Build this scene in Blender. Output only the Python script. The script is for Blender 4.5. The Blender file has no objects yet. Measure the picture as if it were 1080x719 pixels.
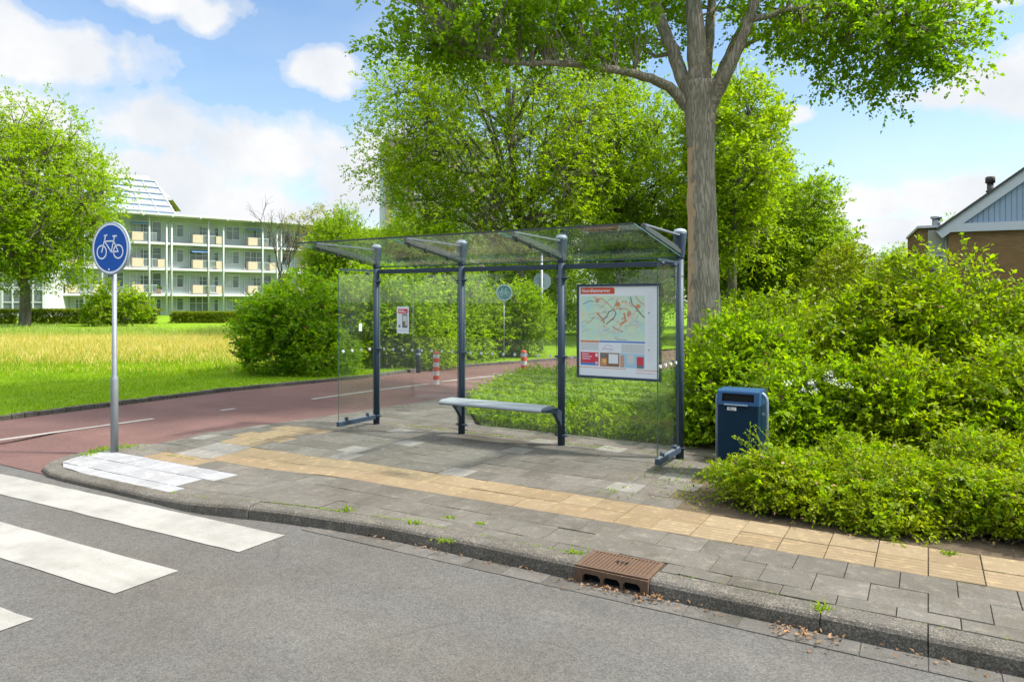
import bpy, bmesh, math, random
import numpy as np
from mathutils import Vector, Matrix
random.seed(7)
RNG = np.random.default_rng(11)
PI = math.pi
R = math.radians
sc = bpy.context.scene
COL = sc.collection

# ------------------------------------------------------------------ measures
CAMZ = 1.67
FPX = 750.0


def at(x, y, z=0.0):
    """point of the horizontal plane at height z, from a measured pixel of the photograph"""
    d = (CAMZ - z) * FPX / (y - 318.0)
    return ((x - 540.0) * d / FPX, d, z)


def atd(x, y, d):
    return Vector(((x - 540.0) * d / FPX, d, CAMZ + (318.0 - y) * d / FPX))


ROADANG = math.atan2(-0.505, 0.863)      # direction of the kerb
UX, UY = 0.863, -0.505                    # along the kerb
VX, VY = 0.505, 0.863                     # away from the road


def ts(t, s, z=0.0):
    return (t * UX + s * VX, t * UY + s * VY, z)


# ------------------------------------------------------------------ tagging
def tag(o, label=None, cat=None, group=None, kind=None):
    if label: o['label'] = label
    if cat: o['category'] = cat
    if group: o['group'] = group
    if kind: o['kind'] = kind
    return o


def empty(name, loc=(0, 0, 0), rz=0.0, label=None, cat=None, group=None):
    o = bpy.data.objects.new(name, None)
    o.empty_display_size = 0.2
    o.location = loc
    o.rotation_euler = (0, 0, rz)
    COL.objects.link(o)
    return tag(o, label, cat, group)


def link(name, me, parent=None, loc=None, rz=None):
    o = bpy.data.objects.new(name, me)
    COL.objects.link(o)
    if parent is not None: o.parent = parent
    if loc is not None: o.location = loc
    if rz is not None: o.rotation_euler = (0, 0, rz)
    return o


def copy_tree(o, parent=None):
    c = o.copy()
    COL.objects.link(c)
    if parent is not None: c.parent = parent
    for ch in list(o.children):
        copy_tree(ch, c)
    return c


# ------------------------------------------------------------------ mesh builder
class MB:
    def __init__(s):
        s.v = []; s.f = []; s.m = []; s.sm = []

    def add(s, vs, fs, mi=0, smooth=False, M=None):
        b = len(s.v)
        if M is not None: vs = [tuple(M @ Vector(p)) for p in vs]
        s.v.extend([tuple(p) for p in vs])
        for f in fs:
            s.f.append([b + i for i in f]); s.m.append(mi); s.sm.append(smooth)
        return s

    def box(s, c, size, mi=0, rz=0.0, M=None, bev=0.0):
        x, y, z = size[0] / 2, size[1] / 2, size[2] / 2
        bm = bmesh.new()
        bmesh.ops.create_cube(bm, size=1.0)
        for v in bm.verts: v.co = Vector((v.co.x * size[0], v.co.y * size[1], v.co.z * size[2]))
        if bev > 0:
            bmesh.ops.bevel(bm, geom=list(bm.edges), offset=bev, segments=2, affect='EDGES', profile=0.6)
        T = Matrix.Translation(Vector(c)) @ Matrix.Rotation(rz, 4, 'Z')
        if M is not None: T = M @ T
        bm.verts.index_update()
        vs = [tuple(T @ v.co) for v in bm.verts]
        fs = [[v.index for v in f.verts] for f in bm.faces]
        bm.free()
        return s.add(vs, fs, mi)

    def bar(s, a, b, w, h, mi=0, bev=0.0, up=(0, 0, 1)):
        a = Vector(a); b = Vector(b); d = b - a; L = d.length
        x = d.normalized(); y = Vector(up).cross(x)
        if y.length < 1e-4: y = Vector((0, 1, 0)).cross(x)
        y.normalize(); z = x.cross(y)
        M = Matrix((x, y, z)).transposed().to_4x4()
        M.translation = (a + b) / 2
        return s.box((0, 0, 0), (L, w, h), mi, M=M, bev=bev)

    def tube(s, pts, rad, seg=10, mi=0, caps=True, smooth=True):
        pts = [Vector(p) for p in pts]; n = len(pts)
        if not hasattr(rad, '__len__'): rad = [rad] * n
        vs = []; fs = []; ref = None
        for i, p in enumerate(pts):
            d = (pts[min(i + 1, n - 1)] - pts[max(i - 1, 0)])
            d = d.normalized() if d.length > 1e-9 else Vector((0, 0, 1))
            if ref is None:
                ref = Vector((1, 0, 0)) if abs(d.x) < .8 else Vector((0, 1, 0))
            x = (ref - d * ref.dot(d)).normalized(); ref = x
            y = d.cross(x)
            for k in range(seg):
                a = 2 * PI * k / seg
                vs.append(p + (x * math.cos(a) + y * math.sin(a)) * rad[i])
        for i in range(n - 1):
            for k in range(seg):
                k2 = (k + 1) % seg
                fs.append([i * seg + k, i * seg + k2, (i + 1) * seg + k2, (i + 1) * seg + k])
        if caps:
            fs.append(list(range(seg))[::-1]); fs.append([(n - 1) * seg + k for k in range(seg)])
        return s.add(vs, fs, mi, smooth)

    def lathe(s, prof, seg=24, mi=0, c=(0, 0, 0), smooth=True, caps=True):
        vs = []; fs = []; n = len(prof)
        for r, z in prof:
            for k in range(seg):
                a = 2 * PI * k / seg
                vs.append((c[0] + r * math.cos(a), c[1] + r * math.sin(a), c[2] + z))
        for i in range(n - 1):
            for k in range(seg):
                k2 = (k + 1) % seg
                fs.append([i * seg + k, i * seg + k2, (i + 1) * seg + k2, (i + 1) * seg + k])
        if caps:
            fs.append(list(range(seg))[::-1]); fs.append([(n - 1) * seg + k for k in range(seg)])
        return s.add(vs, fs, mi, smooth)

    def prism(s, poly, z0, z1, mi=0, mi_side=None, M=None):
        n = len(poly)
        vs = [(p[0], p[1], z0) for p in poly] + [(p[0], p[1], z1) for p in poly]
        s.add(vs, [list(range(n))[::-1], [n + i for i in range(n)]], mi, M=M)
        s.add(vs, [[i, (i + 1) % n, n + (i + 1) % n, n + i] for i in range(n)], mi if mi_side is None else mi_side, M=M)
        return s

    def disc(s, c, r, mi=0, seg=24, M=None, r2=None):
        vs = [(c[0] + r * math.cos(2 * PI * k / seg), c[1] + r * math.sin(2 * PI * k / seg), c[2]) for k in range(seg)]
        if r2 is None:
            return s.add(vs, [list(range(seg))], mi, M=M)
        vs += [(c[0] + r2 * math.cos(2 * PI * k / seg), c[1] + r2 * math.sin(2 * PI * k / seg), c[2]) for k in range(seg)]
        return s.add(vs, [[k, (k + 1) % seg, seg + (k + 1) % seg, seg + k] for k in range(seg)], mi, M=M)

    def build(s, name, mats, parent=None, loc=None, rz=None):
        me = bpy.data.meshes.new(name)
        me.from_pydata(s.v, [], s.f)
        mats = mats if isinstance(mats, (list, tuple)) else [mats]
        for m in mats: me.materials.append(m)
        me.polygons.foreach_set('material_index', s.m)
        me.polygons.foreach_set('use_smooth', s.sm)
        me.update()
        return link(name, me, parent, loc, rz)


def quads_mesh(name, V, mats, midx=None):
    """V: (M,4,3) array of free quads"""
    M = len(V)
    me = bpy.data.meshes.new(name)
    me.vertices.add(M * 4); me.loops.add(M * 4); me.polygons.add(M)
    me.vertices.foreach_set('co', np.ascontiguousarray(V, dtype=np.float32).ravel())
    me.loops.foreach_set('vertex_index', np.arange(M * 4, dtype=np.int32))
    me.polygons.foreach_set('loop_start', np.arange(0, M * 4, 4, dtype=np.int32))
    for m in (mats if isinstance(mats, (list, tuple)) else [mats]): me.materials.append(m)
    if midx is not None: me.polygons.foreach_set('material_index', np.asarray(midx, dtype=np.int32))
    me.update(calc_edges=True)
    return me


def flat_poly(name, pts, mat, z=None, kind='structure'):
    """a sheet from an outline; triangulated"""
    bm = bmesh.new()
    vs = [bm.verts.new((p[0], p[1], p[2] if z is None else z)) for p in pts]
    f = bm.faces.new(vs)
    bm.normal_update()
    if f.normal.z < 0: f.normal_flip()
    bmesh.ops.triangulate(bm, faces=[f])
    me = bpy.data.meshes.new(name); bm.to_mesh(me); bm.free()
    me.materials.append(mat)
    o = link(name, me)
    if kind: o['kind'] = kind
    return o


# ------------------------------------------------------------------ materials
class NT:
    def __init__(s, name, world=False):
        s.mat = bpy.data.materials.new(name)
        s.mat.use_nodes = True
        s.t = s.mat.node_tree
        s.t.nodes.clear()
        s.out = s.t.nodes.new('ShaderNodeOutputMaterial')

    def n(s, typ, ins=None, **props):
        nd = s.t.nodes.new(typ)
        for k, v in props.items(): setattr(nd, k, v)
        if ins:
            for k, v in ins.items():
                sk = nd.inputs[k]
                if isinstance(v, bpy.types.NodeSocket): s.t.links.new(v, sk)
                else: sk.default_value = v
        return nd

    def ramp(s, fac, stops, interp='LINEAR'):
        nd = s.t.nodes.new('ShaderNodeValToRGB')
        cr = nd.color_ramp; cr.interpolation = interp
        while len(cr.elements) < len(stops): cr.elements.new(0.5)
        for e, (p, c) in zip(cr.elements, stops):
            e.position = p; e.color = c if len(c) == 4 else (*c, 1)
        s.t.links.new(fac, nd.inputs[0])
        return nd.outputs[0]

    def mix(s, fac, a, b, blend='MIX'):
        nd = s.t.nodes.new('ShaderNodeMix'); nd.data_type = 'RGBA'; nd.blend_type = blend
        for i, v in ((0, fac), (6, a), (7, b)):
            if isinstance(v, bpy.types.NodeSocket): s.t.links.new(v, nd.inputs[i])
            elif i == 0: nd.inputs[0].default_value = v
            else: nd.inputs[i].default_value = (*v, 1) if len(v) == 3 else v
        return nd.outputs[2]

    def math(s, op, a, b=0.0, c=None, clamp=False):
        nd = s.t.nodes.new('ShaderNodeMath'); nd.operation = op; nd.use_clamp = clamp
        for i, v in ((0, a), (1, b), (2, c)):
            if v is None: continue
            if isinstance(v, bpy.types.NodeSocket): s.t.links.new(v, nd.inputs[i])
            else: nd.inputs[i].default_value = v
        return nd.outputs[0]

    def coord(s, which='Object', scale=None):
        o = s.n('ShaderNodeTexCoord').outputs[which]
        if scale is not None:
            o = s.n('ShaderNodeMapping', {0: o, 3: scale}).outputs[0]
        return o

    def noise(s, vec, scale, detail=4.0, rough=.55, out=0, dist=0.0):
        return s.n('ShaderNodeTexNoise', {'Vector': vec, 'Scale': scale, 'Detail': detail, 'Roughness': rough, 'Distortion': dist}).outputs[out]

    def bump(s, h, strength=.3, dist=.01):
        return s.n('ShaderNodeBump', {'Height': h, 'Strength': strength, 'Distance': dist}).outputs[0]

    def finish(s, col, rough=.8, normal=None, metal=0.0, spec=.4, coat=0.0):
        b = s.n('ShaderNodeBsdfPrincipled')
        for k, v in (('Base Color', col), ('Roughness', rough), ('Metallic', metal), ('Specular IOR Level', spec), ('Coat Weight', coat)):
            if isinstance(v, bpy.types.NodeSocket): s.t.links.new(v, b.inputs[k])
            else: b.inputs[k].default_value = ((*v, 1) if k == 'Base Color' and len(v) == 3 else v)
        if normal is not None: s.t.links.new(normal, b.inputs['Normal'])
        s.t.links.new(b.outputs[0], s.out.inputs[0])
        return s.mat


def plain(name, col, rough=.6, var=.12, scale=8.0, metal=0.0, spec=.4, bump=.0, bscale=60.0, coat=0.0):
    m = NT(name); co = m.coord()
    n = m.noise(co, scale, 5)
    c = m.mix(n, tuple(x * (1 - var) for x in col), tuple(min(1, x * (1 + var)) for x in col))
    nr = m.bump(m.noise(co, bscale, 3), bump, .004) if bump else None
    rn = m.math('MULTIPLY_ADD', n, .2, rough - .1)
    return m.finish(c, rn, nr, metal, spec, coat)


def leaf_mat(name, c1, c2, trans=.38, tcol=None, rough=.45, clump=.9):
    c1 = (c1[0] * 1.16, c1[1] * 1.02, c1[2]); c2 = (c2[0] * 1.16, c2[1] * 1.02, c2[2])
    m = NT(name)
    rnd = m.n('ShaderNodeNewGeometry').outputs['Random Per Island']
    co = m.coord()
    n = m.noise(co, clump, 2)
    f = m.math('ADD', m.math('MULTIPLY_ADD', rnd, .95, -.18), m.math('MULTIPLY_ADD', n, 1.5, -.6), clamp=True)
    c = m.mix(f, c1, c2)
    b = m.n('ShaderNodeBsdfPrincipled', {'Base Color': c, 'Roughness': rough, 'Specular IOR Level': .18})
    tc = m.mix(1.0, c, tcol or (1.40, 1.45, .4), 'MULTIPLY')
    t = m.n('ShaderNodeBsdfTranslucent', {'Color': tc})
    mx = m.n('ShaderNodeMixShader', {0: trans, 1: b.outputs[0], 2: t.outputs[0]})
    m.t.links.new(mx.outputs[0], m.out.inputs[0])
    return m.mat


def glass_mat(name, tint=(.965, .985, .975), ior=1.75, dirt=.03):
    m = NT(name)
    geo = m.n('ShaderNodeNewGeometry')
    fr = m.n('ShaderNodeFresnel', {'IOR': ior})
    front = m.math('SUBTRACT', 1.0, geo.outputs['Backfacing'])
    fac = m.math('MULTIPLY', fr.outputs[0], front)
    tr = m.n('ShaderNodeBsdfTransparent', {'Color': (*tint, 1)})
    gl = m.n('ShaderNodeBsdfAnisotropic', {'Color': (.95, 1, .98, 1), 'Roughness': .012})
    mx = m.n('ShaderNodeMixShader', {0: fac, 1: tr.outputs[0], 2: gl.outputs[0]})
    df = m.n('ShaderNodeBsdfDiffuse', {'Color': (.55, .58, .52, 1)})
    co = m.coord()
    dn = m.math('MULTIPLY', m.ramp(m.noise(co, 1.3, 6, .65), [(.35, (0, 0, 0)), (.75, (1, 1, 1))]), dirt * 2)
    mx2 = m.n('ShaderNodeMixShader', {0: dn, 1: mx.outputs[0], 2: df.outputs[0]})
    m.t.links.new(mx2.outputs[0], m.out.inputs[0])
    return m.mat


# greens
G_BIG = leaf_mat('leaf_poplar', (0.104, 0.234, 0.007), (0.215, 0.377, 0.01), 0.55)
G_BACK = leaf_mat('leaf_ash', (.135, .255, .007), (.29, .43, .012), 0.55)
G_ROW = leaf_mat('leaf_row', (.115, .235, .012), (.225, .35, .020), 0.55)
G_LEFT = leaf_mat('leaf_park', (0.151, 0.28, 0.007), (0.28, 0.426, 0.011), 0.55)
G_DARK = leaf_mat('leaf_dark_shrub', (0.085, 0.215, 0.007), (0.182, 0.345, 0.01), 0.55)
G_MID = leaf_mat('leaf_mid_shrub', (0.129, 0.263, 0.004), (0.258, 0.403, 0.007), 0.55)
G_BRIGHT = leaf_mat('leaf_bright_shrub', (0.15, 0.26, 0.003), (0.29, 0.4, 0.005), 0.5)
G_LOW = leaf_mat('leaf_low_hedge', (0.135, 0.235, 0.003), (0.29, 0.38, 0.006), 0.48)
G_CLIP = leaf_mat('leaf_clipped', (.12, .215, .004), (.29, .37, .006), 0.35)
G_HEDGE = leaf_mat('leaf_hedge', (0.11, 0.19, 0.008), (0.2, 0.27, 0.012), 0.35)
G_OLIVE = leaf_mat('leaf_olive', (0.17, 0.2, 0.02), (0.27, 0.28, 0.03), 0.45)
G_GRASS = leaf_mat('grass_blade', (.115, .235, .003), (.235, .37, .005), 0.5, clump=.7)
G_STRAW = leaf_mat('straw_blade', (.34, .35, .07), (.60, .53, .26), 0.45, clump=.2)
G_REED = leaf_mat('reed_blade', (0.17, 0.3, 0.05), (0.34, 0.44, 0.12), 0.45, clump=.2)
M_PETAL = plain('white_petal', (.6, .6, .54), .6)
M_DEAD = leaf_mat('dead_leaf', (.12, .08, .042), (.29, .195, .10), .15, (1.2, 1, .7))
M_TWIG = plain('twig_bark', (.10, .075, .05), .9)
# ------------------------------------------------------------------ vegetation
def nrm(a):
    return a / np.maximum(np.linalg.norm(a, axis=-1, keepdims=True), 1e-9)


def leaf_quads(B, D, N, L, W, fold=.18):
    """B base, D direction, N leaf normal (M,3); L, W (M,)"""
    S = nrm(np.cross(D, N)); N2 = np.cross(S, D)
    L = L[:, None]; W = W[:, None]
    mid = B + D * L * .45
    f = N2 * W * fold
    return np.stack([B, mid + S * W * .5 + f, B + D * L - N2 * L * .12, mid - S * W * .5 + f], axis=1)


def sprays(P0, D, Ls, K, L, W, rng, droop=.25, ang=.9, jit=.35, roll=.6):
    N = len(P0)
    D = nrm(D)
    u = ((np.arange(K) + .7) / K)[None, :, None]
    Lb = Ls[:, None, None]
    pos = P0[:, None] + D[:, None] * Lb * u
    pos = pos - np.array([0, 0, 1.]) * (droop * Lb * u ** 2)
    T = nrm(D[:, None] - np.array([0, 0, 1.]) * (2 * droop * u))
    up = nrm(np.array([0, 0, 1.]) + rng.normal(0, roll, (N, 1, 3)))
    S = nrm(np.cross(T, np.broadcast_to(up, T.shape)))
    sg = np.where(np.arange(K) % 2 == 0, 1., -1.)[None, :, None]
    a = ang * (1 - .55 * u ** 3)
    d = nrm(T * np.cos(a) + S * sg * np.sin(a) + rng.normal(0, jit, (N, K, 3)))
    nn = nrm(np.broadcast_to(up, d.shape) + rng.normal(0, .45, (N, K, 3)))
    M = N * K
    sz = (rng.uniform(.5, 1.35, (N, K)) * (1 - .25 * u[..., 0] ** 2)).reshape(M)
    q = leaf_quads(pos.reshape(M, 3), d.reshape(M, 3), nn.reshape(M, 3), L * sz, W * sz)
    return q


def spray_stems(P0, D, Ls, r, droop=.25):
    D = nrm(D)
    a = np.array([.3, .5, .8]); x = nrm(np.cross(D, a)); y = np.cross(D, x)
    rings = []
    for u, rr in ((0., 1.), (.5, .8), (1., .35)):
        c = P0 + D * (Ls * u)[:, None] - np.array([0, 0, 1.]) * (droop * Ls * u * u)[:, None]
        rings.append([c + (x * math.cos(k * 2.094) + y * math.sin(k * 2.094)) * r * rr for k in range(3)])
    Q = []
    for i in range(2):
        for k in range(3):
            k2 = (k + 1) % 3
            Q.append(np.stack([rings[i][k], rings[i][k2], rings[i + 1][k2], rings[i + 1][k]], axis=1))
    return np.concatenate(Q)


def lump(d, rng, n=6, amp=.12, f=2.4):
    """smooth random factor of a direction"""
    out = np.zeros(len(d))
    for _ in range(n):
        k = rng.normal(0, f, 3); ph = rng.uniform(0, 6.28)
        out += np.sin(d @ k + ph)
    return 1 + amp * out / math.sqrt(n)


def rand_dir(n, rng, zmin=-1.0):
    z = rng.uniform(zmin, 1, n); a = rng.uniform(0, 2 * PI, n); r = np.sqrt(1 - z * z)
    return np.stack([r * np.cos(a), r * np.sin(a), z], axis=1)


def curve_pts(a, b, sag=.0, n=5, rng=None, wob=.0):
    a = np.asarray(a, float); b = np.asarray(b, float)
    L = np.linalg.norm(b - a)
    out = []
    w1 = rng.normal(0, wob, 3) * L if rng is not None else np.zeros(3)
    for i in range(n):
        u = i / (n - 1)
        out.append(a + (b - a) * u + np.array([0, 0, sag * L]) * 4 * u * (1 - u) + w1 * math.sin(PI * u) + (w1[[1, 2, 0]] * .5) * math.sin(2 * PI * u))
    return out


def crown_mesh(name, clumps, rng, mat, L, W, Ls, K, droop=.3, fuzz=.55):
    """clumps: list of (centres of sub clusters (n,3), spread, sprays each, outward centre)"""
    Q = []
    for subs, spread, each, cc in clumps:
        n = len(subs)
        P = np.repeat(subs, each, axis=0) + rng.normal(0, 1, (n * each, 3)) * spread
        D = nrm(P - cc) * .55 + rand_dir(n * each, rng) * fuzz + np.array([0, 0, .15])
        ls = Ls * rng.uniform(.6, 1.3, n * each)
        Q.append(sprays(P, D, ls, K, L, W, rng, droop=droop))
    return quads_mesh(name, np.concatenate(Q), mat)


def build_tree(name, label, cat, base, trunk, limbs, clumps, rng, lmat, bmat, L=.09, W=.055, Ls=.32, K=6,
               group=None, seg=12, sub_r=.022, droop=.3, crown_label=None):
    """trunk: [(x,y,z,r)..]; limbs: [([(x,y,z)..], r0, r1)]; clumps: [(c, (rx,ry,rz), n_sub, each, spread)], all local to base"""
    root = empty(name, base, 0, label, cat, group)
    mb = MB()
    mb.tube([p[:3] for p in trunk], [p[3] for p in trunk], seg)
    allp = [np.array(p[:3]) for p in trunk[len(trunk) // 2:]]
    for pts, r0, r1 in limbs:
        n = len(pts)
        # refine
        fine = []
        for i in range(n - 1):
            a = np.array(pts[i]); b = np.array(pts[i + 1])
            for k in range(3): fine.append(a + (b - a) * k / 3 + rng.normal(0, .018, 3))
        fine.append(np.array(pts[-1]))
        m = len(fine)
        mb.tube(fine, [r0 + (r1 - r0) * (i / (m - 1)) ** .8 for i in range(m)], 8)
        allp += fine[m // 3:]
    allp = np.array(allp)
    cl = []
    for c, rad, nsub, each, spread in clumps:
        c = np.array(c, float); rad = np.array(rad, float)
        d = rand_dir(nsub, rng)
        rr = rng.uniform(.25, 1.0, nsub) ** .5
        subs = c + d * rad * rr[:, None]
        # limb to clump centre
        near = allp[np.argmin(np.linalg.norm(allp - c, axis=1) + .35 * np.maximum(0, allp[:, 2] - c[2]))]
        if np.linalg.norm(near - c) > .35 * rad.min():
            mp = curve_pts(near, c, .04, 5, rng, .04)
            mb.tube(mp, [sub_r * 2.2 - sub_r * 1.0 * i / 4 for i in range(5)], 6)
        else:
            mp = [near, c]
        mp = np.array(mp)
        for sp in subs[::(2 if nsub > 26 else 1)]:
            st = mp[rng.integers(len(mp) // 2, len(mp))]
            mb.tube(curve_pts(st, sp, .05, 4, rng, .06), [sub_r, sub_r * .75, sub_r * .5, sub_r * .2], 4, caps=False)
        cl.append((subs, spread, each, c - np.array([0, 0, rad[2] * .6])))
    mb.build('trunk', bmat, root)
    link('crown', crown_mesh('crown', cl, rng, lmat, L, W, Ls, K, droop), root)
    return root


def auto_tree(name, label, cat, base, H, crown_c, crown_r, n_cl, rng, lmat, bmat, r0=.2, fork=.3, L=.1, W=.06, Ls=.35, K=6,
              nsub=14, each=9, group=None, clr=.42, zlow=-.75, seg=10, sub_r=.02, droop=.3, extra=()):
    cc = np.array(crown_c, float); cr = np.array(crown_r, float)
    fz = H * fork
    trunk = [(0, 0, -.2, r0 * 1.25), (0.02, 0, .35, r0 * 1.02), (0, .03, fz * .5, r0 * .9), (.03, 0, fz, r0 * .85)]
    top = cc + np.array([0, 0, cr[2] * .35])
    lead = curve_pts((.03, 0, fz), top, 0, 5, rng, .03)
    trunk += [(p[0], p[1], p[2], r0 * (.7 - .13 * i)) for i, p in enumerate(lead[1:])]
    d = rand_dir(n_cl, rng, zlow)
    # even out
    for _ in range(12):
        diff = d[:, None] - d[None]; dist = np.linalg.norm(diff, axis=2) + np.eye(n_cl) * 9
        d = nrm(d + (diff / dist[..., None] ** 3).sum(1) * .02)
        d[:, 2] = np.maximum(d[:, 2], zlow)
    limbs = []; clumps = []
    for k in range(n_cl):
        rr = rng.uniform(.55, .78)
        c = cc + d[k] * cr * rr
        h = rng.uniform(.05, .8)
        a = np.array((.03, 0, fz)) + (top - np.array((.03, 0, fz))) * h * max(0.05, min(1, (c[2] - fz) / max(.1, top[2] - fz)))
        limbs.append((curve_pts(a, c, -.05, 4, rng, .05), r0 * .38, r0 * .10))
        s = cr * clr * rng.uniform(.75, 1.2)
        clumps.append((c, s, nsub, each, min(s) * .2))
    clumps.append((cc, cr * .5, nsub, each, min(cr) * .15))
    for c, s in extra: clumps.append((np.array(c, float), np.array([s, s, s * .8]), nsub, each, s * .22))
    return build_tree(name, label, cat, base, trunk, limbs, clumps, rng, lmat, bmat, L, W, Ls, K, group, seg, sub_r, droop)


def shrub(name, label, cat, base, rad, n, rng, lmat, L, W, Ls, K, group=None, droop=.3, up=.35, amp=.14, deep=.35, stems=True,
          smat=None, zmin=-.12, sr=.004, fuzz=.5, flowers=None, rz=0.0, f=2.4, lobes=7, lmat2=None, mix=.22):
    """dome of leafy sprays with stems inside; rad=(rx,ry,h)"""
    root = empty(name, base, rz, label, cat, group)
    rad = np.array(rad, float)
    d = rand_dir(n, rng, zmin)
    nd = int(n * deep)
    r = 1 - np.abs(rng.normal(0, .10, n))
    r[:nd] = rng.uniform(.35, .95, nd)
    lm = lump(d, rng, amp=amp * .6, f=f)
    if lobes:
        ca = rng.uniform(0, 2 * PI, lobes) + np.arange(lobes) * 2 * PI / lobes
        cr = rng.uniform(.32, .56, lobes)
        LC = np.stack([np.cos(ca) * cr, np.sin(ca) * cr, rng.uniform(.12, .50, lobes)], axis=1)
        LR = np.stack([rng.uniform(.42, .60, lobes)] * 2 + [rng.uniform(.36, .60, lobes)], axis=1)
        LR[:, 2] = np.minimum(LR[:, 2], 1.02 - LC[:, 2])
        LC[0] = (rng.uniform(-.15, .15), rng.uniform(-.15, .15), .45); LR[0] = (.55, .55, .55)
        j = rng.integers(0, lobes, n)
        d = rand_dir(n, rng, -.55)
        P = (LC[j] + d * LR[j] * (r * lm)[:, None]) * rad
        low = P[:, 2] < 0
        P[low, 2] = rng.uniform(.02, .25, low.sum()) * rad[2]
        d = nrm(P / rad + np.array([0, 0, .05]))
    else:
        P = d * rad * (r * lm)[:, None]
    P[:, 2] = np.maximum(P[:, 2], .02)
    D = nrm(d / rad * rad.mean()) * .6 + rand_dir(n, rng) * fuzz + np.array([0, 0, up])
    ls = Ls * rng.uniform(.5, 1.35, n)
    wild = rng.uniform(0, 1, n) < .07
    ls[wild] *= 1.7; D[wild] += np.array([0, 0, .5])
    P = P - nrm(D) * (ls * .55)[:, None]
    P[:, 2] = np.maximum(P[:, 2], .015)
    V = sprays(P, D, ls, K, L, W, rng, droop=droop)
    V[..., 2] = np.maximum(V[..., 2], .006)
    pick = rng.uniform(0, 1, n)
    mi = np.where(pick < mix, 1, 0)
    mi = np.repeat(mi, K)
    mi[rng.uniform(0, 1, n * K) < .012] = 2
    big_ = np.repeat(pick < mix * .6, K)
    cen = V.mean(axis=1, keepdims=True)
    V[big_] = cen[big_] + (V[big_] - cen[big_]) * 1.35
    link('foliage', quads_mesh('foliage', V, [lmat, lmat2 or G_MID, M_DEAD], mi), root)
    Q = [spray_stems(P[::2], D[::2], ls[::2], sr, droop)]
    # main woody stems from the ground
    ns = max(8, int(n * .02))
    b = np.stack([rng.normal(0, rad[0] * .22, ns), rng.normal(0, rad[1] * .22, ns), np.full(ns, -.03)], axis=1)
    tgt = P[rng.integers(0, n, ns)]
    dd = tgt - b
    Q.append(spray_stems(b, dd, np.linalg.norm(dd, axis=1), sr * 2.4, 0.0))
    link('stems', quads_mesh('stems', np.concatenate(Q), smat or M_TWIG), root)
    if flowers:
        nf, fz0, fz1, dirv, spread = flowers
        dv = nrm(np.array(dirv, float)[None] + rng.normal(0, spread, (nf, 3)))
        keep = []
        Pf = dv * rad * .98
        Pf[:, 2] = rng.uniform(fz0, fz1, nf)
        allq = []
        for p in Pf:
            m = 26
            pp = p + rng.normal(0, .022, (m, 3)) * np.array([1, 1, .7])
            dd = rand_dir(m, rng, -.2)
            allq.append(leaf_quads(pp, dd, rand_dir(m, rng), np.full(m, .017), np.full(m, .014)))
        link('blossom', quads_mesh('blossom', np.concatenate(allq), M_PETAL), root)
    return root


def pts_in_poly(poly, n, rng):
    poly = np.array(poly, float)
    lo = poly.min(0); hi = poly.max(0)
    out = []
    tot = 0
    while tot < n:
        p = rng.uniform(lo, hi, (n * 2, 2))
        ins = np.zeros(len(p), bool)
        j = len(poly) - 1
        for i in range(len(poly)):
            xi, yi = poly[i]; xj, yj = poly[j]
            c = ((yi > p[:, 1]) != (yj > p[:, 1])) & (p[:, 0] < (xj - xi) * (p[:, 1] - yi) / (yj - yi + 1e-12) + xi)
            ins ^= c
            j = i
        out.append(p[ins]); tot += ins.sum()
    return np.concatenate(out)[:n]


def edge_dist(poly, p):
    poly = np.array(poly, float); best = np.full(len(p), 1e9)
    for i in range(len(poly)):
        a = poly[i]; b = poly[(i + 1) % len(poly)]
        ab = b - a; u = np.clip(((p - a) @ ab) / (ab @ ab), 0, 1)
        best = np.minimum(best, np.linalg.norm(p - a - u[:, None] * ab, axis=1))
    return best


def blades(P, H, W, rng, lean=.35, bend=.35):
    """two-quad grass blades as (2M,4,3) quads"""
    n = len(P)
    a = rng.uniform(0, 2 * PI, n); s = np.stack([np.cos(a), np.sin(a), np.zeros(n)], axis=1)
    d = nrm(np.array([0, 0, 1.]) + rng.normal(0, lean, (n, 3)) * np.array([1, 1, .1]))
    b2 = rng.normal(0, bend, (n, 3)) * np.array([1, 1, .0]) - np.array([0, 0, .12])
    H = H[:, None]; W = (W * np.ones(n))[:, None] if np.isscalar(W) else W[:, None]
    m = P + d * H * .55
    t = m + nrm(d + b2) * H * .45
    q1 = np.stack([P - s * W * .5, P + s * W * .5, m + s * W * .4, m - s * W * .4], axis=1)
    q2 = np.stack([m - s * W * .4, m + s * W * .4, t + s * W * .05, t - s * W * .05], axis=1)
    return np.stack([q1, q2], axis=1).reshape(-1, 4, 3)
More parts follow.
